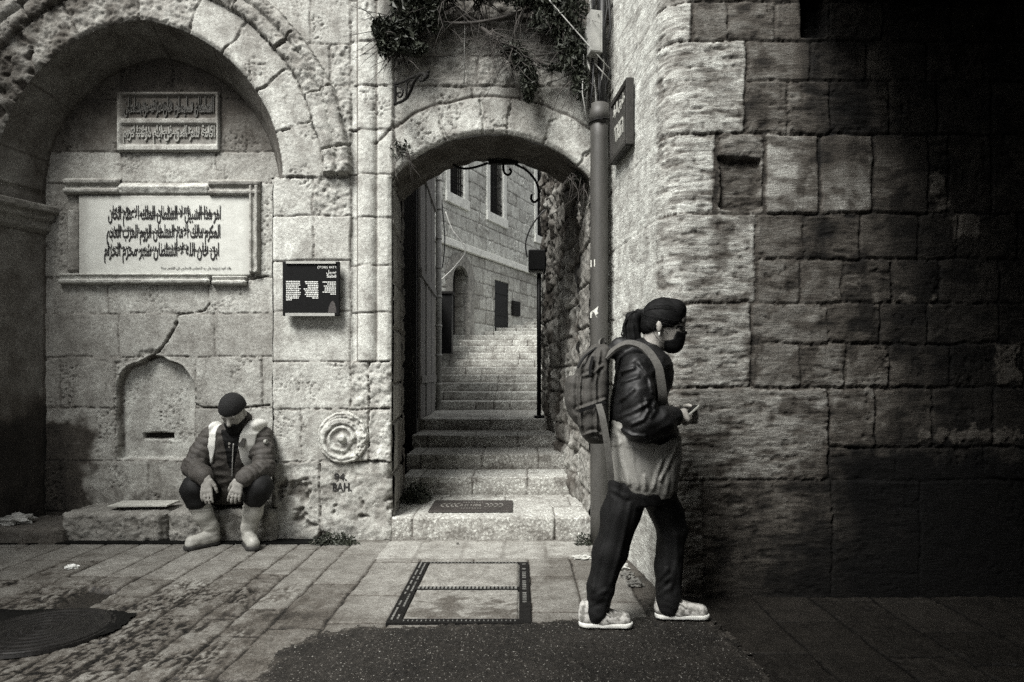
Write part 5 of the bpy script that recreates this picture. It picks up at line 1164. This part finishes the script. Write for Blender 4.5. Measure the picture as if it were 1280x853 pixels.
# ---------------------------------------------------------------- the woman walking past with a backpack
wo_ = empty('person', (.62, 3.4, 0)); tag(wo_, 'walking person with ponytail, face mask and black jacket looking at a phone', 'person')
W = lambda a, b, Y=3.40: np.array(at(a, b, Y))
YH = 3.40
def head_field(f, k=.012):
    c = W(828, 401); f.ell(c, (.104, .078, .106), None, k); f.ell(W(838, 417), (.064, .060, .080), None, .03); f.ell(W(840, 430), (.042, .045, .036), None, .03)
    f.ell(W(850, 397), (.028, .050, .040), None, .03)
    f.cap(W(853, 406), W(854.5, 415), .009, .011, .012)      # nose
    return f
f = Field((.30, 3.05, .0), (1.0, 3.75, 1.66), .0065); head_field(f)
f.cap(W(818, 424), W(806, 458), .053, .060, .03); f.ell(W(824, 408, YH-.078), (.016, .010, .031), None, .006); f.ell(W(824, 409.5, YH+.078), (.017, .010, .031), None, .006)
f.ell(W(849.5, 410, YH-.036), (.010, .010, .008), None, .004, cut=True)
f.loft([(W(0, y)[2], W(x, 0)[0], YH, a/254, b) for y, x, a, b in ((446, 804, 22, .13), (470, 804, 28, .16), (520, 802, 28, .14), (560, 802, 28, .14), (600, 802, 34, .15), (626, 802, 32, .14))], .03)
f.chain([W(798, 465, 3.24), W(799, 529, 3.17), W(842, 521, 3.24)], [.05, .042, .028], .02); f.chain([W(806, 465, 3.56), W(815, 525, 3.60), W(850, 517, 3.45)], [.05, .042, .028], .02)
f.chain([W(788, 615, 3.35), W(764, 690, 3.33), W(748, 765, 3.33)], [.07, .052, .036], .03); f.chain([W(820, 615, 3.46), W(842, 662, 3.46), W(837, 758, 3.455)], [.07, .052, .036], .03)
f.chain([W(747, 768, 3.33), W(770, 781, 3.33)], [.032, .028], .02); f.chain([W(838, 760, 3.45), W(868, 770, 3.45)], [.032, .028], .02)
# hands round the phone
ph0, ph1 = Vector(W(851, 526, 3.34)), Vector(W(867, 511.5, 3.34)); pdir = (ph1-ph0).normalized(); pn = Vector((-pdir.z, 0, pdir.x))
add_hand(f, W(840, 521, 3.255), Vector((.85, .35, .05)), Vector((.25, -.75, .45)), .165, -1, (.55, .75, .6), rs=1.1)
add_hand(f, W(848, 520, 3.45), Vector((.75, -.45, .05)), Vector((.35, .75, .2)), .160, 1, (.6, .8, .6), rs=1.1)
def surfY(fd, a, b, y0=3.15):
    for Y in np.arange(y0, 3.6, .001):
        q = at(a, b, Y); i = np.round((np.array(q)-fd.lo)/fd.h).astype(int)
        if (i >= 0).all() and (i < fd.n).all() and fd.v[tuple(i)] < 0: return Y
    return 3.36
def F_(a, b, o=.002): return at(a, b, surfY(f, a, b)-o)
body = f.build('body', SK, wo_)
MB().tube([F_(842.5, 403.5), F_(847, 401.2), F_(851.5, 402), F_(854, 404)], [.002, .0048, .0048, .002], 6).build('eyebrow', HAIR, wo_, True)
MB().tube([F_(844.5, 410.2), F_(847.5, 408.2), F_(850.5, 408.2), F_(853.5, 409.8)], [.0015, .0042, .0045, .002], 6).build('eyelashes', HAIR, wo_, True)
r0 = bmesh.new(); bmesh.ops.create_uvsphere(r0, u_segments=12, v_segments=8, radius=.0075)
for v in r0.verts: v.co += Vector(F_(849.5, 410.3, -.0065))-world_loc(wo_)
me = bpy.data.meshes.new('eye'); r0.to_mesh(me); r0.free(); me.materials.append(flat_mat('eye', (.03, .03, .028), .15, 0, .5, 90, 0)); link(bpy.data.objects.new('eye', me), wo_)
# hair: cap, knot and ponytail
h = Field(W(770, 462, 3.55)-np.array([.06, .3, .05]), W(872, 360, 3.30)+np.array([0, .25, .04]), .0045); h.ell(W(829, 399.5), (.109, .087, .108), None, .0); h.ell(W(845.5, 387), (.046, .064, .048), None, .03); h.ell(W(812, 409), (.045, .062, .045), None, .03)
zl = [W(0, y)[2] for y in (446, 434, 424, 417, 412, 410, 407, 401, 396, 389, 383, 360)]; xl = [W(x, 0)[0] for x in (780, 790, 802, 810, 822, 834, 841, 848, 855.5, 859, 880, 900)]
h.clip(lambda X, Y, Z: (X-np.interp(Z, zl, xl)-.010*noise2(Z*60, Y*60, 3))*.8)
h.clip(lambda X, Y, Z: .0+(W(0, 438)[2]-Z))
h.chain([W(806, 393), W(799, 393), W(791, 399), W(789.5, 411), W(790, 423), W(780, 432)], [.022, .024, .039, .043, .044, .030], .008)
h.band(lambda X, Y, Z: np.where(X < W(802, 0)[0], .006*noise3(X*60+Z*9, Y*60, Z*9, 3)+.003*noise3(X*120+Z*20, Y*110, Z*16, 8), .0024*noise3(X*5, Y*60, Z*34+X*30, 4)+.0014*noise3(X*10, Y*120, Z*90+X*60, 6)), .03)
h.build('hair', HAIR, wo_, 0)
r = random.Random(5); hc = Vector(W(829, 399.5)); hr = Vector((.109, .087, .108)); ub = Vector(W(803, 394))-hc; ub = Vector((ub.x/hr.x, ub.y/hr.y, ub.z/hr.z)).normalized(); mb = MB()
for k in range(70):                # combed strands from the hairline back to the knot
    sgn = -1 if k % 4 else 1; t = r.random(); q = Vector(W(*np.array([[857, 388], [850, 397], [842, 404], [836, 408], [822, 411]])[min(int(t*5), 4)]))-hc
    ua = Vector((q.x/hr.x, 0, q.z/hr.z))+Vector((r.uniform(-.05, .05), 0, r.uniform(-.05, .05))); n2 = max(0.02, 1-ua.length_squared); ua.y = sgn*math.sqrt(n2)*r.uniform(.7, 1); ua.normalize(); pts = []
    for i in range(9):
        v = ua.slerp(ub, i/8) if ua.dot(ub) > -.98 else ua; v = v.normalized()*(1.004+.012*math.sin(i/8*math.pi)*r.random()); pts.append(hc+Vector((v.x*hr.x, v.y*hr.y, v.z*hr.z)))
    mb.tube(pts, [.0012]+[.0026]*7+[.0012], 5)
mb.build('combed_strands', HAIR, wo_, True)
for k in range(9):
    a = r.uniform(-.03, .03); MB().tube(smoothp([W(803, 393, YH+a*.5), W(793+r.uniform(-4, 2), 391+r.uniform(-1, 4), YH+a), W(783+r.uniform(-4, 4), 403+r.uniform(-4, 6), YH+a*1.4), W(781+r.uniform(-5, 8), 420+r.uniform(-4, 6), YH+a*1.5)]), .0022, 5).build('loose_strand', HAIR, wo_, True)
MB().tube([W(824, 415.5, YH-.088), W(824, 421, YH-.090)], .0045, 8).build('earring', flat_mat('pearl', (.7, .7, .66), .25, 0, .05, 30, 0), wo_, True)
# face mask with its ear loops
mk = Field(W(818, 448, 3.55)-np.array([0, .25, 0]), W(872, 400, 3.25)+np.array([0, .25, 0]), .0045); head_field(mk); mk.v -= .007
mk.ell(W(847.5, 421), (.024, .034, .036), None, .03); mk.ell(W(842, 434), (.038, .045, .024), None, .02)
zt = lambda X: np.interp(X, [W(824, 0)[0], W(838, 0)[0], W(842, 0)[0], W(850, 0)[0], W(862, 0)[0]], [W(0, 427)[2], W(0, 425)[2], W(0, 415)[2], W(0, 416)[2], W(0, 413)[2]])
mk.clip(lambda X, Y, Z: Z-zt(X)); mk.clip(lambda X, Y, Z: W(827, 0)[0]-X); mk.band(lambda X, Y, Z: .0012*noise3(X*30, Y*20, Z*60, 3), .02)
mk.build('face_mask', BLKCLOTH, wo_, 1)
for sgn in (-1, 1):
    MB().tube(smoothp([W(836, 417.5, YH+sgn*.062), W(828, 412, YH+sgn*.082), W(819, 407, YH+sgn*.084), W(817, 414, YH+sgn*.082), W(822, 424, YH+sgn*.076), W(833, 434, YH+sgn*.052)]), .0013, 5).build('mask_loop', BLKCLOTH, wo_, True)
# jacket: black satin above, grey panel below with a gathered hem
j = Field((.30, 3.02, .58), (.98, 3.80, 1.44), .0062)
j.loft([(W(0, y)[2], W(x, 0)[0], YH, a/254, b) for y, x, a, b in ((433, 806, 16, .075), (440, 804, 24, .11), (448, 803, 32, .165), (458, 803, 33, .185), (476, 802, 33, .19), (500, 799, 34, .185), (524, 801, 39, .185), (546, 805, 46, .19), (575, 805, 47, .20), (597, 804, 44, .20), (610, 806, 39, .185), (618, 809, 31, .165))], .02, 2.2)
j.ell(W(826, 468), (.046, .11, .075), None, .05); j.chain([W(806, 437), W(790, 433), W(776, 434), W(764, 440)], [.05, .045, .042, .028], .03)
j.chain([W(797, 462, 3.235), W(797, 496, 3.185), W(800, 531, 3.165)], [.070, .074, .078], .035); j.chain([W(800, 531, 3.165), W(822, 528, 3.19), W(840, 521, 3.245)], [.080, .066, .047], .03)
j.chain([W(806, 462, 3.565), W(815, 525, 3.60), W(846, 518, 3.46)], [.068, .064, .045], .03)
def folds(X, Y, Z):
    a = noise3(X*6+Z*6, Y*5, Z*13-X*9, 2); b = noise3(X*20+Z*14, Y*12, Z*32-X*18, 6); lowk = sstep(W(0, 560)[2], W(0, 530)[2], Z)
    g = noise3(X*26, Y*26, Z*5, 9)
    return -(.005*(1-np.abs(a)*2.6)+.0015*(1-np.abs(b)*2))*(Z > W(0, 556)[2]) + .007*g*sstep(W(0, 540)[2], W(0, 600)[2], Z)*1.2
j.band(folds, .04)
j.band(ridges([[(763, 474), (775, 465), (792, 460)], [(764, 492), (776, 478), (797, 471)], [(763, 508), (778, 498), (791, 487)], [(772, 522), (794, 513), (809, 505)], [(789, 531), (804, 525), (811, 514), (808, 500)], [(814, 521), (820, 513), (819, 504)], [(800, 455), (812, 470), (816, 490)], [(770, 534), (790, 545), (806, 546)]], .007, 2.2, 3.26, 3.32), .04)
j.band(ridges([[(772, 545), (776, 575), (786, 606)], [(790, 560), (792, 585), (797, 610)], [(826, 600), (838, 575), (848, 555)], [(816, 612), (822, 590), (828, 575)], [(806, 612), (806, 596)]], .006, 2.2, 3.30, 3.38), .04)
arm = Field((.30, 3.02, .58), (.98, 3.80, 1.44), .0062); arm.v[:] = .3
for ch, rr_ in (([W(797, 462, 3.235), W(797, 496, 3.185), W(800, 531, 3.165), W(840, 521, 3.245)], .104), ([W(806, 462, 3.565), W(815, 525, 3.60), W(846, 518, 3.46)], .088)): arm.chain(ch, [rr_]*len(ch), .0)
X, Y, Z = j.P(); edge = np.interp(X, [W(x, 0)[0] for x in (757, 777, 795, 813, 825, 834, 845, 858)], [W(0, y)[2] for y in (522, 529, 541, 553, 549, 537, 536, 543)])
ups = np.minimum(edge-Z, arm.v); full = j.v.copy()
j.v = np.maximum(full, ups).astype(np.float32); j.build('jacket', SATIN, wo_, 1)
j.v = np.maximum(full+.003, -ups-.012).astype(np.float32); j.build('jacket_panel', PANEL, wo_, 1)
for pts in ([(824, 441), (829, 470), (832, 500), (834, 530)],):
    MB().tube(smoothp([W(a, b, 3.40-.075) for a, b in pts]), .0035, 6).build('zip', BLKCLOTH, wo_, True)
# trousers
t = Field((.24, 3.12, .04), (.95, 3.66, .80), .0065)
t.loft([(W(0, y)[2], W(x, 0)[0], 3.40, a/254, b) for y, x, a, b in ((596, 803, 40, .17), (612, 804, 42, .17), (626, 803, 38, .15))], .03)
t.chain([W(785, 614, 3.345), W(776, 640, 3.335), W(762.5, 690, 3.33), W(750, 735, 3.33), W(745.5, 764, 3.332)], [.098, .088, .077, .064, .058], .03)
t.chain([W(820, 614, 3.46), W(834, 642, 3.46), W(839.5, 662, 3.46), W(836, 710, 3.455), W(835.5, 757, 3.45)], [.090, .077, .070, .064, .058], .03)
t.band(lambda X, Y, Z: -.006*(1-np.abs(noise3(X*8-Z*3, Y*7, Z*5+X*6, 12))*2.4)-.004*(1-np.abs(noise3(X*10, Y*9, Z*24, 14))*2)*sstep(.35, .1, Z), .04)
t.band(ridges([[(768, 625), (756, 670), (745, 715), (738, 748)], [(788, 630), (778, 680), (764, 730)], [(846, 668), (846, 700), (838, 738)], [(824, 744), (838, 733)], [(823, 735), (837, 722)], [(824, 724), (834, 712)], [(738, 756), (752, 748)], [(742, 748), (758, 738)], [(806, 622), (826, 640), (846, 648)], [(764, 612), (784, 622)]], .0038, 2.4, 3.44, 3.50), .04)
t.build('trousers', BLKCLOTH, wo_, 1)
# canvas shoes
UP = newmat('patterned_canvas'); m, n, p = UP; v1 = _noise(n, 34, 2, .5); cr = n.nodes.new('ShaderNodeValToRGB'); n.links.new(v1.outputs[0], cr.inputs[0]); e = cr.color_ramp.elements; e[0].position = .42; e[0].color = (.16, .155, .14, 1); e[1].position = .56; e[1].color = (.46, .45, .42, 1); n.links.new(cr.outputs[0], p.inputs['Base Color']); p.inputs['Roughness'].default_value = .85
SOLE = flat_mat('white_rubber', (.66, .66, .62), .5, 0, .12, 30, 0); LACE = flat_mat('laces', (.35, .34, .31), .8, 0, .2, 40, 0)
def shoe(heel, yaw, L, lift=0.0):
    R = Matrix.Rotation(yaw, 3, 'Z'); o = Vector(heel)
    def w2(x, y, z): return o+R@Vector((x, y, z+lift*(1-x/L)))
    e = Field(np.array(o)-np.array([.08, .12, .05]), np.array(o)+np.array([L+.08, .12, .2]), .0045)
    e.chain([w2(.045, 0, .050), w2(.12, 0, .042), w2(L-.055, 0, .034)], [.043, .045, .039], .02); e.chain([w2(.04, 0, .05), w2(.042, 0, .095)], [.039, .038], .02); e.cap(w2(.09, 0, .07), w2(.155, 0, .05), .034, .028, .02)
    e.v = np.maximum(e.v, (o.z+.014-e.P()[2])); e.build('shoe', UP[0], wo_, 1)
    s = Field(np.array(o)-np.array([.08, .12, .03]), np.array(o)+np.array([L+.08, .12, .09]), .0045)
    s.chain([w2(.045, 0, .016), w2(.13, .0, .016), w2(L-.05, 0, .016)], [.045, .043, .043], .01); s.v = np.maximum(s.v, np.abs(s.P()[2]-(o.z+.0155))-.0115); s.build('shoe_sole', SOLE, wo_, 1)
    mb = MB()
    for k in range(4): x = .115+.02*k; mb.tube([w2(x, -.030, .078-.009*k), w2(x+.008, 0, .090-.011*k), w2(x+.004, .030, .078-.009*k)], .003, 5)
    mb.tube(smoothp([w2(.11, -.01, .095), w2(.12, -.04, .088), w2(.15, -.045, .066)]), .003, 5); mb.tube(smoothp([w2(.11, .0, .096), w2(.145, -.02, .09), w2(.165, -.035, .06)]), .003, 5)
    mb.build('shoelace', LACE, wo_, True)
g1, g2 = gnd(724, 787, .016), gnd(820, 776, .016); shoe((g1.x, 3.335, .018), -.05, .272); shoe((g2.x, 3.452, .018), -.06, .282)

# backpack and phone are things of their own
bp_ = empty('backpack', tuple(W(740, 552))); tag(bp_, 'grey canvas backpack carried on the back of the walking person', 'backpack')
b = Field(W(704, 560, 3.4)-np.array([.02, .26, .02]), W(768, 424, 3.4)+np.array([.02, .26, .02]), .0055)
b.loft([(W(0, y)[2], W(x, 0)[0], 3.41, a/254, bb) for y, x, a, bb in ((431, 750, 8, .06), (437, 748, 14, .10), (446, 744, 18, .125), (462, 740.5, 20, .14), (500, 739, 20, .15), (530, 741, 19, .148), (545, 743, 16, .13), (553, 744, 10, .10))], .015, 3.4)
b.loft([(W(0, y)[2], W(x, 0)[0], 3.41, a/254, bb) for y, x, a, bb in ((470, 718, 8, .09), (478, 717, 10, .105), (500, 717, 11, .11), (520, 722, 10, .105), (530, 726, 7, .09))], .02, 2.8)
b.band(lambda X, Y, Z: .003*noise3(X*9, Y*7, Z*9, 3)+.0025*noise3(X*18+Z*9, Y*12, Z*22, 5), .03); b.band(ridges([[(728, 450), (724, 490), (726, 535)], [(750, 440), (744, 480), (746, 540)], [(722, 512), (740, 506), (756, 500)], [(730, 470), (742, 466), (752, 458)], [(728, 545), (742, 540), (754, 544)]], .006, 1.8, 3.32, 3.38), .03); b.build('bag', PACK, bp_, 1)
def ribbon(pts, wd, th, nrm, name, mat):
    mb = MB(); P_ = smoothp(pts, 8); prev = None
    for i, q in enumerate(P_):
        t_ = (P_[min(i+1, len(P_)-1)]-P_[max(i-1, 0)]).normalized(); n_ = Vector(nrm(i/(len(P_)-1))); n_ = (n_-t_*n_.dot(t_)).normalized(); s_ = t_.cross(n_)
        ring = [mb.bm.verts.new(q+s_*a*wd/2+n_*c*th/2) for a, c in ((-1, -1), (1, -1), (1, 1), (-1, 1))]
        if prev:
            for k in range(4): mb.bm.faces.new((prev[k], prev[(k+1) % 4], ring[(k+1) % 4], ring[k]))
        else: mb.bm.faces.new(ring)
        prev = ring
    mb.bm.faces.new(prev[::-1]); return mb.build(name, mat, bp_)
for sgn in (-1, 1):
    yy = lambda k: YH+sgn*k
    ribbon([W(757, 448, yy(.10)), W(768, 437, yy(.105)), W(783, 429.5, yy(.115)), W(799, 432, yy(.13)), W(811, 441, yy(.155)), W(822, 458, yy(.19)), W(826, 476, yy(.202)), W(828, 497, yy(.195)), W(824, 516, yy(.15))], .040, .012, lambda t_, s=sgn: (-.2+.5*t_, s*(.25+t_*.9), 1-t_*.9), 'shoulder_strap', STRAP if sgn < 0 else PACK)
    ribbon([W(748, 505, yy(.155)), W(753, 522, yy(.19)), W(758, 550, yy(.205)), W(762, 580, yy(.21)), W(764, 600, yy(.20))], .030, .008, lambda t_, s=sgn: (.1, s, .1), 'side_strap', STRAP)
ribbon([W(749, 437, YH-.035), W(750, 429, YH-.03), W(754, 425.5, YH), W(757, 428, YH+.02), W(756, 438, YH+.035)], .026, .008, lambda t_: (1, -.2, .3), 'carry_loop', STRAP)
ribbon([W(757, 503, YH-.152), W(740, 508, YH-.158), W(724, 515, YH-.135)], .014, .006, lambda t_: (0, -1, 0), 'compression_strap', BLKCLOTH)
ribbon([W(741, 446, YH-.128), W(738, 458, YH-.143), W(737.5, 470, YH-.149)], .012, .006, lambda t_: (0, -1, .1), 'compression_strap', BLKCLOTH)
ribbon([W(722, 460, YH-.13), W(730, 447, YH-.122), W(742, 437.5, YH-.09), W(752, 432, YH-.05)], .010, .007, lambda t_: (-.4, -.8, .6), 'zip', BLKCLOTH)
phn = empty('mobile_phone', tuple(ph0)); tag(phn, 'mobile phone held in the hands of the walking person', 'phone')
rot = Matrix((pdir, Vector((0, 1, 0)), pdir.cross(Vector((0, 1, 0))))).transposed(); mid = (ph0+ph1)/2
MB().box(mid, ((ph1-ph0).length+.055, .074, .012), rot, .004).build('case', flat_mat('pale_case', (.30, .30, .27), .4, 0, .1, 30, 0), phn)
MB().box(mid+rot@Vector((0, 0, .0066)), ((ph1-ph0).length+.045, .066, .001), rot).build('screen', M['black'], phn)
# ---------------------------------------------------------------- the man sitting on the ledge
mn = empty('person', (-2.1, 5.2, 0)); tag(mn, 'seated person in black cap and pale rubber boots hunched on the ledge', 'person')
U = lambda a, b, Y: np.array(at(a, b, Y))
hd = U(291, 513, 4.94); pit = math.radians(38); RH = np.array(Matrix.Rotation(pit, 3, 'X'))     # head bowed towards the viewer
def hl(x, y, z): return hd+RH@np.array([x, y, z])     # head space: -y = face
f = Field((-2.62, 4.66, 0.0), (-1.66, 5.52, 1.16), .0062)
def mhead(f):
    f.ell(hd, (.078, .098, .108), RH, .01); f.ell(hl(0, -.025, -.055), (.062, .072, .075), RH, .03); f.cap(hl(0, -.095, -.005), hl(0, -.116, -.042), .011, .016, .012); f.cap(hl(-.04, -.085, .012), hl(.04, -.085, .012), .014, .014, .015)
    for s in (-1, 1): f.ell(hl(s*.080, .005, -.03), (.010, .018, .030), RH, .006); f.ell(hl(s*.032, -.094, -.008), (.014, .010, .008), RH, .004, cut=True)
    return f
mhead(f); f.cap(hl(0, .03, -.07), U(295, 545, 5.08), .055, .065, .03)
f.chain([U(295, 548, 5.08), U(292, 580, 5.17), U(289, 606, 5.28)], [.12, .12, .12], .04)
sh_l, el_l, wr_l = U(264, 546, 5.10), U(241, 584, 5.00), U(258, 599, 4.80); sh_r, el_r, wr_r = U(328, 546, 5.10), U(331, 586, 5.00), U(301, 600, 4.80)
for a, b, c in ((sh_l, el_l, wr_l), (sh_r, el_r, wr_r)): f.chain([a, b, c], [.05, .042, .03], .02)
kn_l, kn_r = U(241, 610, 4.88), U(322, 608, 4.88); hip_l, hip_r = U(276, 612, 5.29), U(303, 612, 5.29); an_l, an_r = U(262, 670, 5.0), U(314, 669, 4.99)
for a, b, c in ((hip_l, kn_l, an_l), (hip_r, kn_r, an_r)): f.chain([a, b, c], [.075, .055, .04], .03)
add_hand(f, wr_l+np.array([0, 0, .01]), (.10, -.22, -1), (-.08, -1, .2), .195, -1, (.06, .14, .18), .08, .42, rs=1.0)
add_hand(f, wr_r+np.array([0, 0, .01]), (-.28, -.22, -1), (.10, -1, .2), .195, 1, (.10, .2, .24), .08, .42, rs=1.0)
f.build('body', flat_mat('weathered_skin', (.27, .262, .24), .6, 0, .2, 40, .15), mn)
# knitted cap, beard
c = Field(hd-.2, hd+.2, .0045); c.ell(hl(0, .008, .014), (.094, .112, .114), RH, 0); cz = RH.T
def capcut(X, Y, Z): q = (np.stack([X, Y, Z], -1)-hd)@RH; return (.022+.10*(q[..., 1]))*-1-(-q[..., 2]*-1)*0+(-(q[..., 2])+.022-.25*q[..., 1]*0)
c.clip(lambda X, Y, Z: .024-((np.stack([X, Y, Z], -1)-hd)@RH)[..., 2]+.30*np.minimum(0, -((np.stack([X, Y, Z], -1)-hd)@RH)[..., 1]))
def knit(X, Y, Z):
    q = (np.stack([X, Y, Z], -1)-hd)@RH; a = np.arctan2(q[:, 1], q[:, 0]); return .0016*np.sin(a*46)
c.band(knit, .02); c.build('cap', flat_mat('black_knit', (.007, .007, .007), .9, 0, .3, 60, .4), mn, 0)
bd = Field(hd-np.array([.2, .3, .3]), hd+np.array([.2, .1, .1]), .005); bd.ell(hl(0, -.045, -.095), (.062, .062, .055), RH, 0); bd.ell(hl(0, -.075, -.125), (.045, .04, .05), RH, .03); bd.ell(hl(0, -.03, -.08), (.072, .06, .05), RH, .02); bd.cap(hl(-.03, -.100, -.058), hl(.03, -.100, -.058), .010, .010, .01)
bd.band(lambda X, Y, Z: .004*noise3(X*90, Y*90, Z*40, 3), .02); bd.build('beard', HAIR, mn, 0)
# padded jacket
J = Field((-2.62, 4.72, .22), (-1.66, 5.52, 1.02), .0058)
yz = lambda py: np.interp(py, [528, 560, 590, 615], [5.05, 5.12, 5.20, 5.27])
def row(py, px, a, b): Y = yz(py); q = U(px, py, Y); return (q[2], q[0], q[1], a/170., b)
rows = [row(529, 296, 15, .085), row(535, 297, 24, .11), row(541, 297, 33, .13), row(555, 297, 36, .145), row(575, 295, 34, .15), row(595, 292, 33, .155), (.33, U(290, 0, 5.27)[0], 5.26, .19, .155), (.27, U(290, 0, 5.27)[0], 5.28, .18, .14)]
J.loft(rows, .02, 2.3)
for a, b, c_ in ((sh_l, el_l, wr_l), (sh_r, el_r, wr_r)):
    J.chain([a, (a+b)/2+np.array([0, 0, .0]), b], [.073, .071, .066], .03); J.chain([b, b*.4+c_*.6, b*.12+c_*.88], [.065, .060, .053], .03)
J.chain([hl(.06, .03, -.09)+np.array([0, .02, -.01]), hl(0, .07, -.09), hl(-.06, .03, -.09)+np.array([0, .02, -.01])], [.034, .036, .034], .03)
def quilt(X, Y, Z):
    P_ = np.stack([X, Y, Z], -1); out = -.007*(1-np.abs(noise3(X*8, Y*8, Z*14, 21))*2)
    for a, b, c_ in ((sh_l, el_l, wr_l), (sh_r, el_r, wr_r)):
        for p0, p1 in ((a, b), (b, c_)):
            d = p1-p0; L = np.linalg.norm(d); t_ = (P_-p0)@d/L; rad = np.linalg.norm(P_-p0-(t_/L)[:, None]*d, axis=1); m_ = sstep(.13, .09, rad)*sstep(-.03, .02, t_)*sstep(L+.03, L-.02, t_)
            out = out-.0065*m_*np.abs(np.sin(t_*math.pi/.042+1.5*noise3(X*9, Y*9, Z*9, 4)))
    return out+.005*noise3(X*30, Y*30, Z*34, 8)*.6
J.band(quilt, .04); QM = flat_mat('dark_quilted', (.046, .042, .037), .7, 0, .25, 30, .25); full = J.v.copy(); X, Y, Z = J.P(); ppx = PX+X*F/Y; ppy = PY-(Z-EYE)*F/Y
inn = np.maximum.reduce([538-ppy, ppy-586, (277+.22*(ppy-540))-ppx, ppx-(302-.22*(ppy-540)), (Y-5.09)*400])/170
J.v = np.maximum(full, -inn).astype(np.float32); J.build('jacket', QM, mn, 1); J.v = np.maximum(full+.004, inn-.006).astype(np.float32); J.build('inner_top', BLKCLOTH, mn, 1)
for c_, e_ in ((wr_l, el_l), (wr_r, el_r)):
    d = Vector(e_-c_).normalized(); MB().tube([Vector(c_)+d*.045, Vector(c_)+d*.012], [.054, .050], 14).build('cuff', BLKCLOTH, mn, True)
# open white gilet over the jacket
g = Field((-2.62, 4.72, .30), (-1.66, 5.52, 1.02), .0058); g.loft(rows[:-1], .02, 2.3); g.ell(U(322, 531, 5.08), (.052, .10, .035), None, .03); g.ell(U(268, 534, 5.08), (.04, .09, .03), None, .03); g.v -= .011
g.band(lambda X, Y, Z: .004*noise3(X*16, Y*16, Z*12, 31), .03)
gz = [at(0, y, 5.0).z for y in (610, 592, 578, 560, 545, 530, 515)]
gl = [at(x, 0, 5.0).x for x in (250, 254, 264, 271, 273, 273, 276)]; gr = [at(x, 0, 5.0).x for x in (309, 306, 301, 300, 303, 309, 310)]; go_l = [at(x, 0, 5.0).x for x in (232, 240, 252, 258, 262, 262, 258)]; go_r = [at(x, 0, 5.0).x for x in (316, 316, 316, 318, 321, 328, 330)]
g.clip(lambda X, Y, Z: np.minimum(np.maximum(X-np.interp(Z, gz, gl), np.interp(Z, gz, go_l)-X), np.maximum(np.interp(Z, gz, gr)-X, X-np.interp(Z, gz, go_r)))); g.clip(lambda X, Y, Z: at(0, 594, 5.02).z-Z+.25*np.abs(X+2.1)*0)
V, Fq = g.surface(); ce = V[Fq].mean(1)[:, 0] < at(288, 0, 5.0).x; wv = flat_mat('white_gilet', (.62, .62, .58), .75, 0, .12, 30, .2)
for q in split_mesh(V, Fq, ce): raw_mesh('gilet_panel', q[0], q[1], wv, mn)
mb = MB(); q = U(302.5, 553, 4.955); mb.box(q, (.045, .006, .065), Matrix.Rotation(.2, 3, 'Y'), .002); mb.build('badge', flat_mat('dark_badge', (.05, .048, .043), .6, 0, .6, 60, 0), mn)
mb = MB(); q = U(332.5, 552, 5.03); mb.tube([q+np.array([0, -.03, 0]), q+np.array([0.02, -.034, 0])], .018, 12); mb.build('sleeve_badge', flat_mat('pale_badge', (.22, .22, .2), .6, 0, .6, 90, 0), mn)
MB().tube(smoothp([U(292, 555, 4.96), U(291, 572, 4.99), U(290.5, 592, 5.04), U(290, 606, 5.10)]), .005, 6).build('zip', M['grey'], mn, True)
# trousers, boots
T_ = Field((-2.66, 4.70, .20), (-1.62, 5.52, .66), .0062)
for hp_, k_, top in ((hip_l, kn_l, U(246, 625, 4.92)), (hip_r, kn_r, U(319, 622, 4.92))): T_.chain([hp_, k_+np.array([0, .03, -.015]), top], [.112, .088, .078], .04)
T_.cap(hip_l, hip_r, .12, .12, .04); T_.clip(lambda X, Y, Z: .236-Z-.5*np.maximum(5.08-Y, 0)); T_.band(lambda X, Y, Z: -.007*(1-np.abs(noise3(X*9, Y*9, Z*14, 33))*2), .03); T_.build('trousers', BLKCLOTH, mn, 1)
BOOT = flat_mat('pale_rubber', (.34, .336, .306), .5, 0, .22, 10, .15, bdist=.006); BSOLE = flat_mat('dark_sole', (.03, .029, .027), .7, 0, .3, 30, .2)
for heel, toe, an, top in (((-2.222, 5.04), (-2.375, 4.83), an_l, U(245.5, 629, 4.925)), ((-2.005, 5.03), (-1.875, 4.815), an_r, U(319.5, 624, 4.925))):
    he, to = np.array([*heel, 0]), np.array([*toe, 0]); d = (to-he); L = np.linalg.norm(d); d /= L; up_ = np.array([0, 0, 1.])
    top = np.array(top); ank = he+d*.06+up_*.13
    B = Field(np.minimum(he, to)-np.array([.2, .2, .02]), np.maximum(he, to)+np.array([.2, .2, .45]), .0055)
    B.chain([he+d*.045+up_*.055, he+d*.12+up_*.055, to-d*.05+up_*.047], [.043, .046, .046], .025); B.chain([he+d*.05+up_*.06, ank, ank*.45+top*.55, top+up_*.025], [.046, .053, .066, .073], .03)
    B.band(lambda X, Y, Z: .006*noise3(X*9, Y*9, Z*11, 41)+.005*noise3(X*14, Y*14, Z*30, 43)*sstep(.3, .12, Z)-.005*(np.abs(Z-(top[2]-.015)) < .008)-.004*(np.abs(Z-(top[2]-.05)) < .006), .03)
    ax = (top-ank)/np.linalg.norm(top-ank); B.clip(lambda X, Y, Z: np.maximum(.022-Z, (np.stack([X, Y, Z], -1)-top)@ax-.012)); B.build('boot', BOOT, mn, 1)
    S = Field(np.minimum(he, to)-np.array([.12, .12, .03]), np.maximum(he, to)+np.array([.12, .12, .09]), .005)
    S.chain([he+d*.045+up_*.018, he+d*.13+up_*.018, to-d*.05+up_*.018], [.050, .048, .053], .01); S.clip(lambda X, Y, Z: np.abs(Z-.0165)-.0135); S.build('boot_sole', BSOLE, mn, 1)
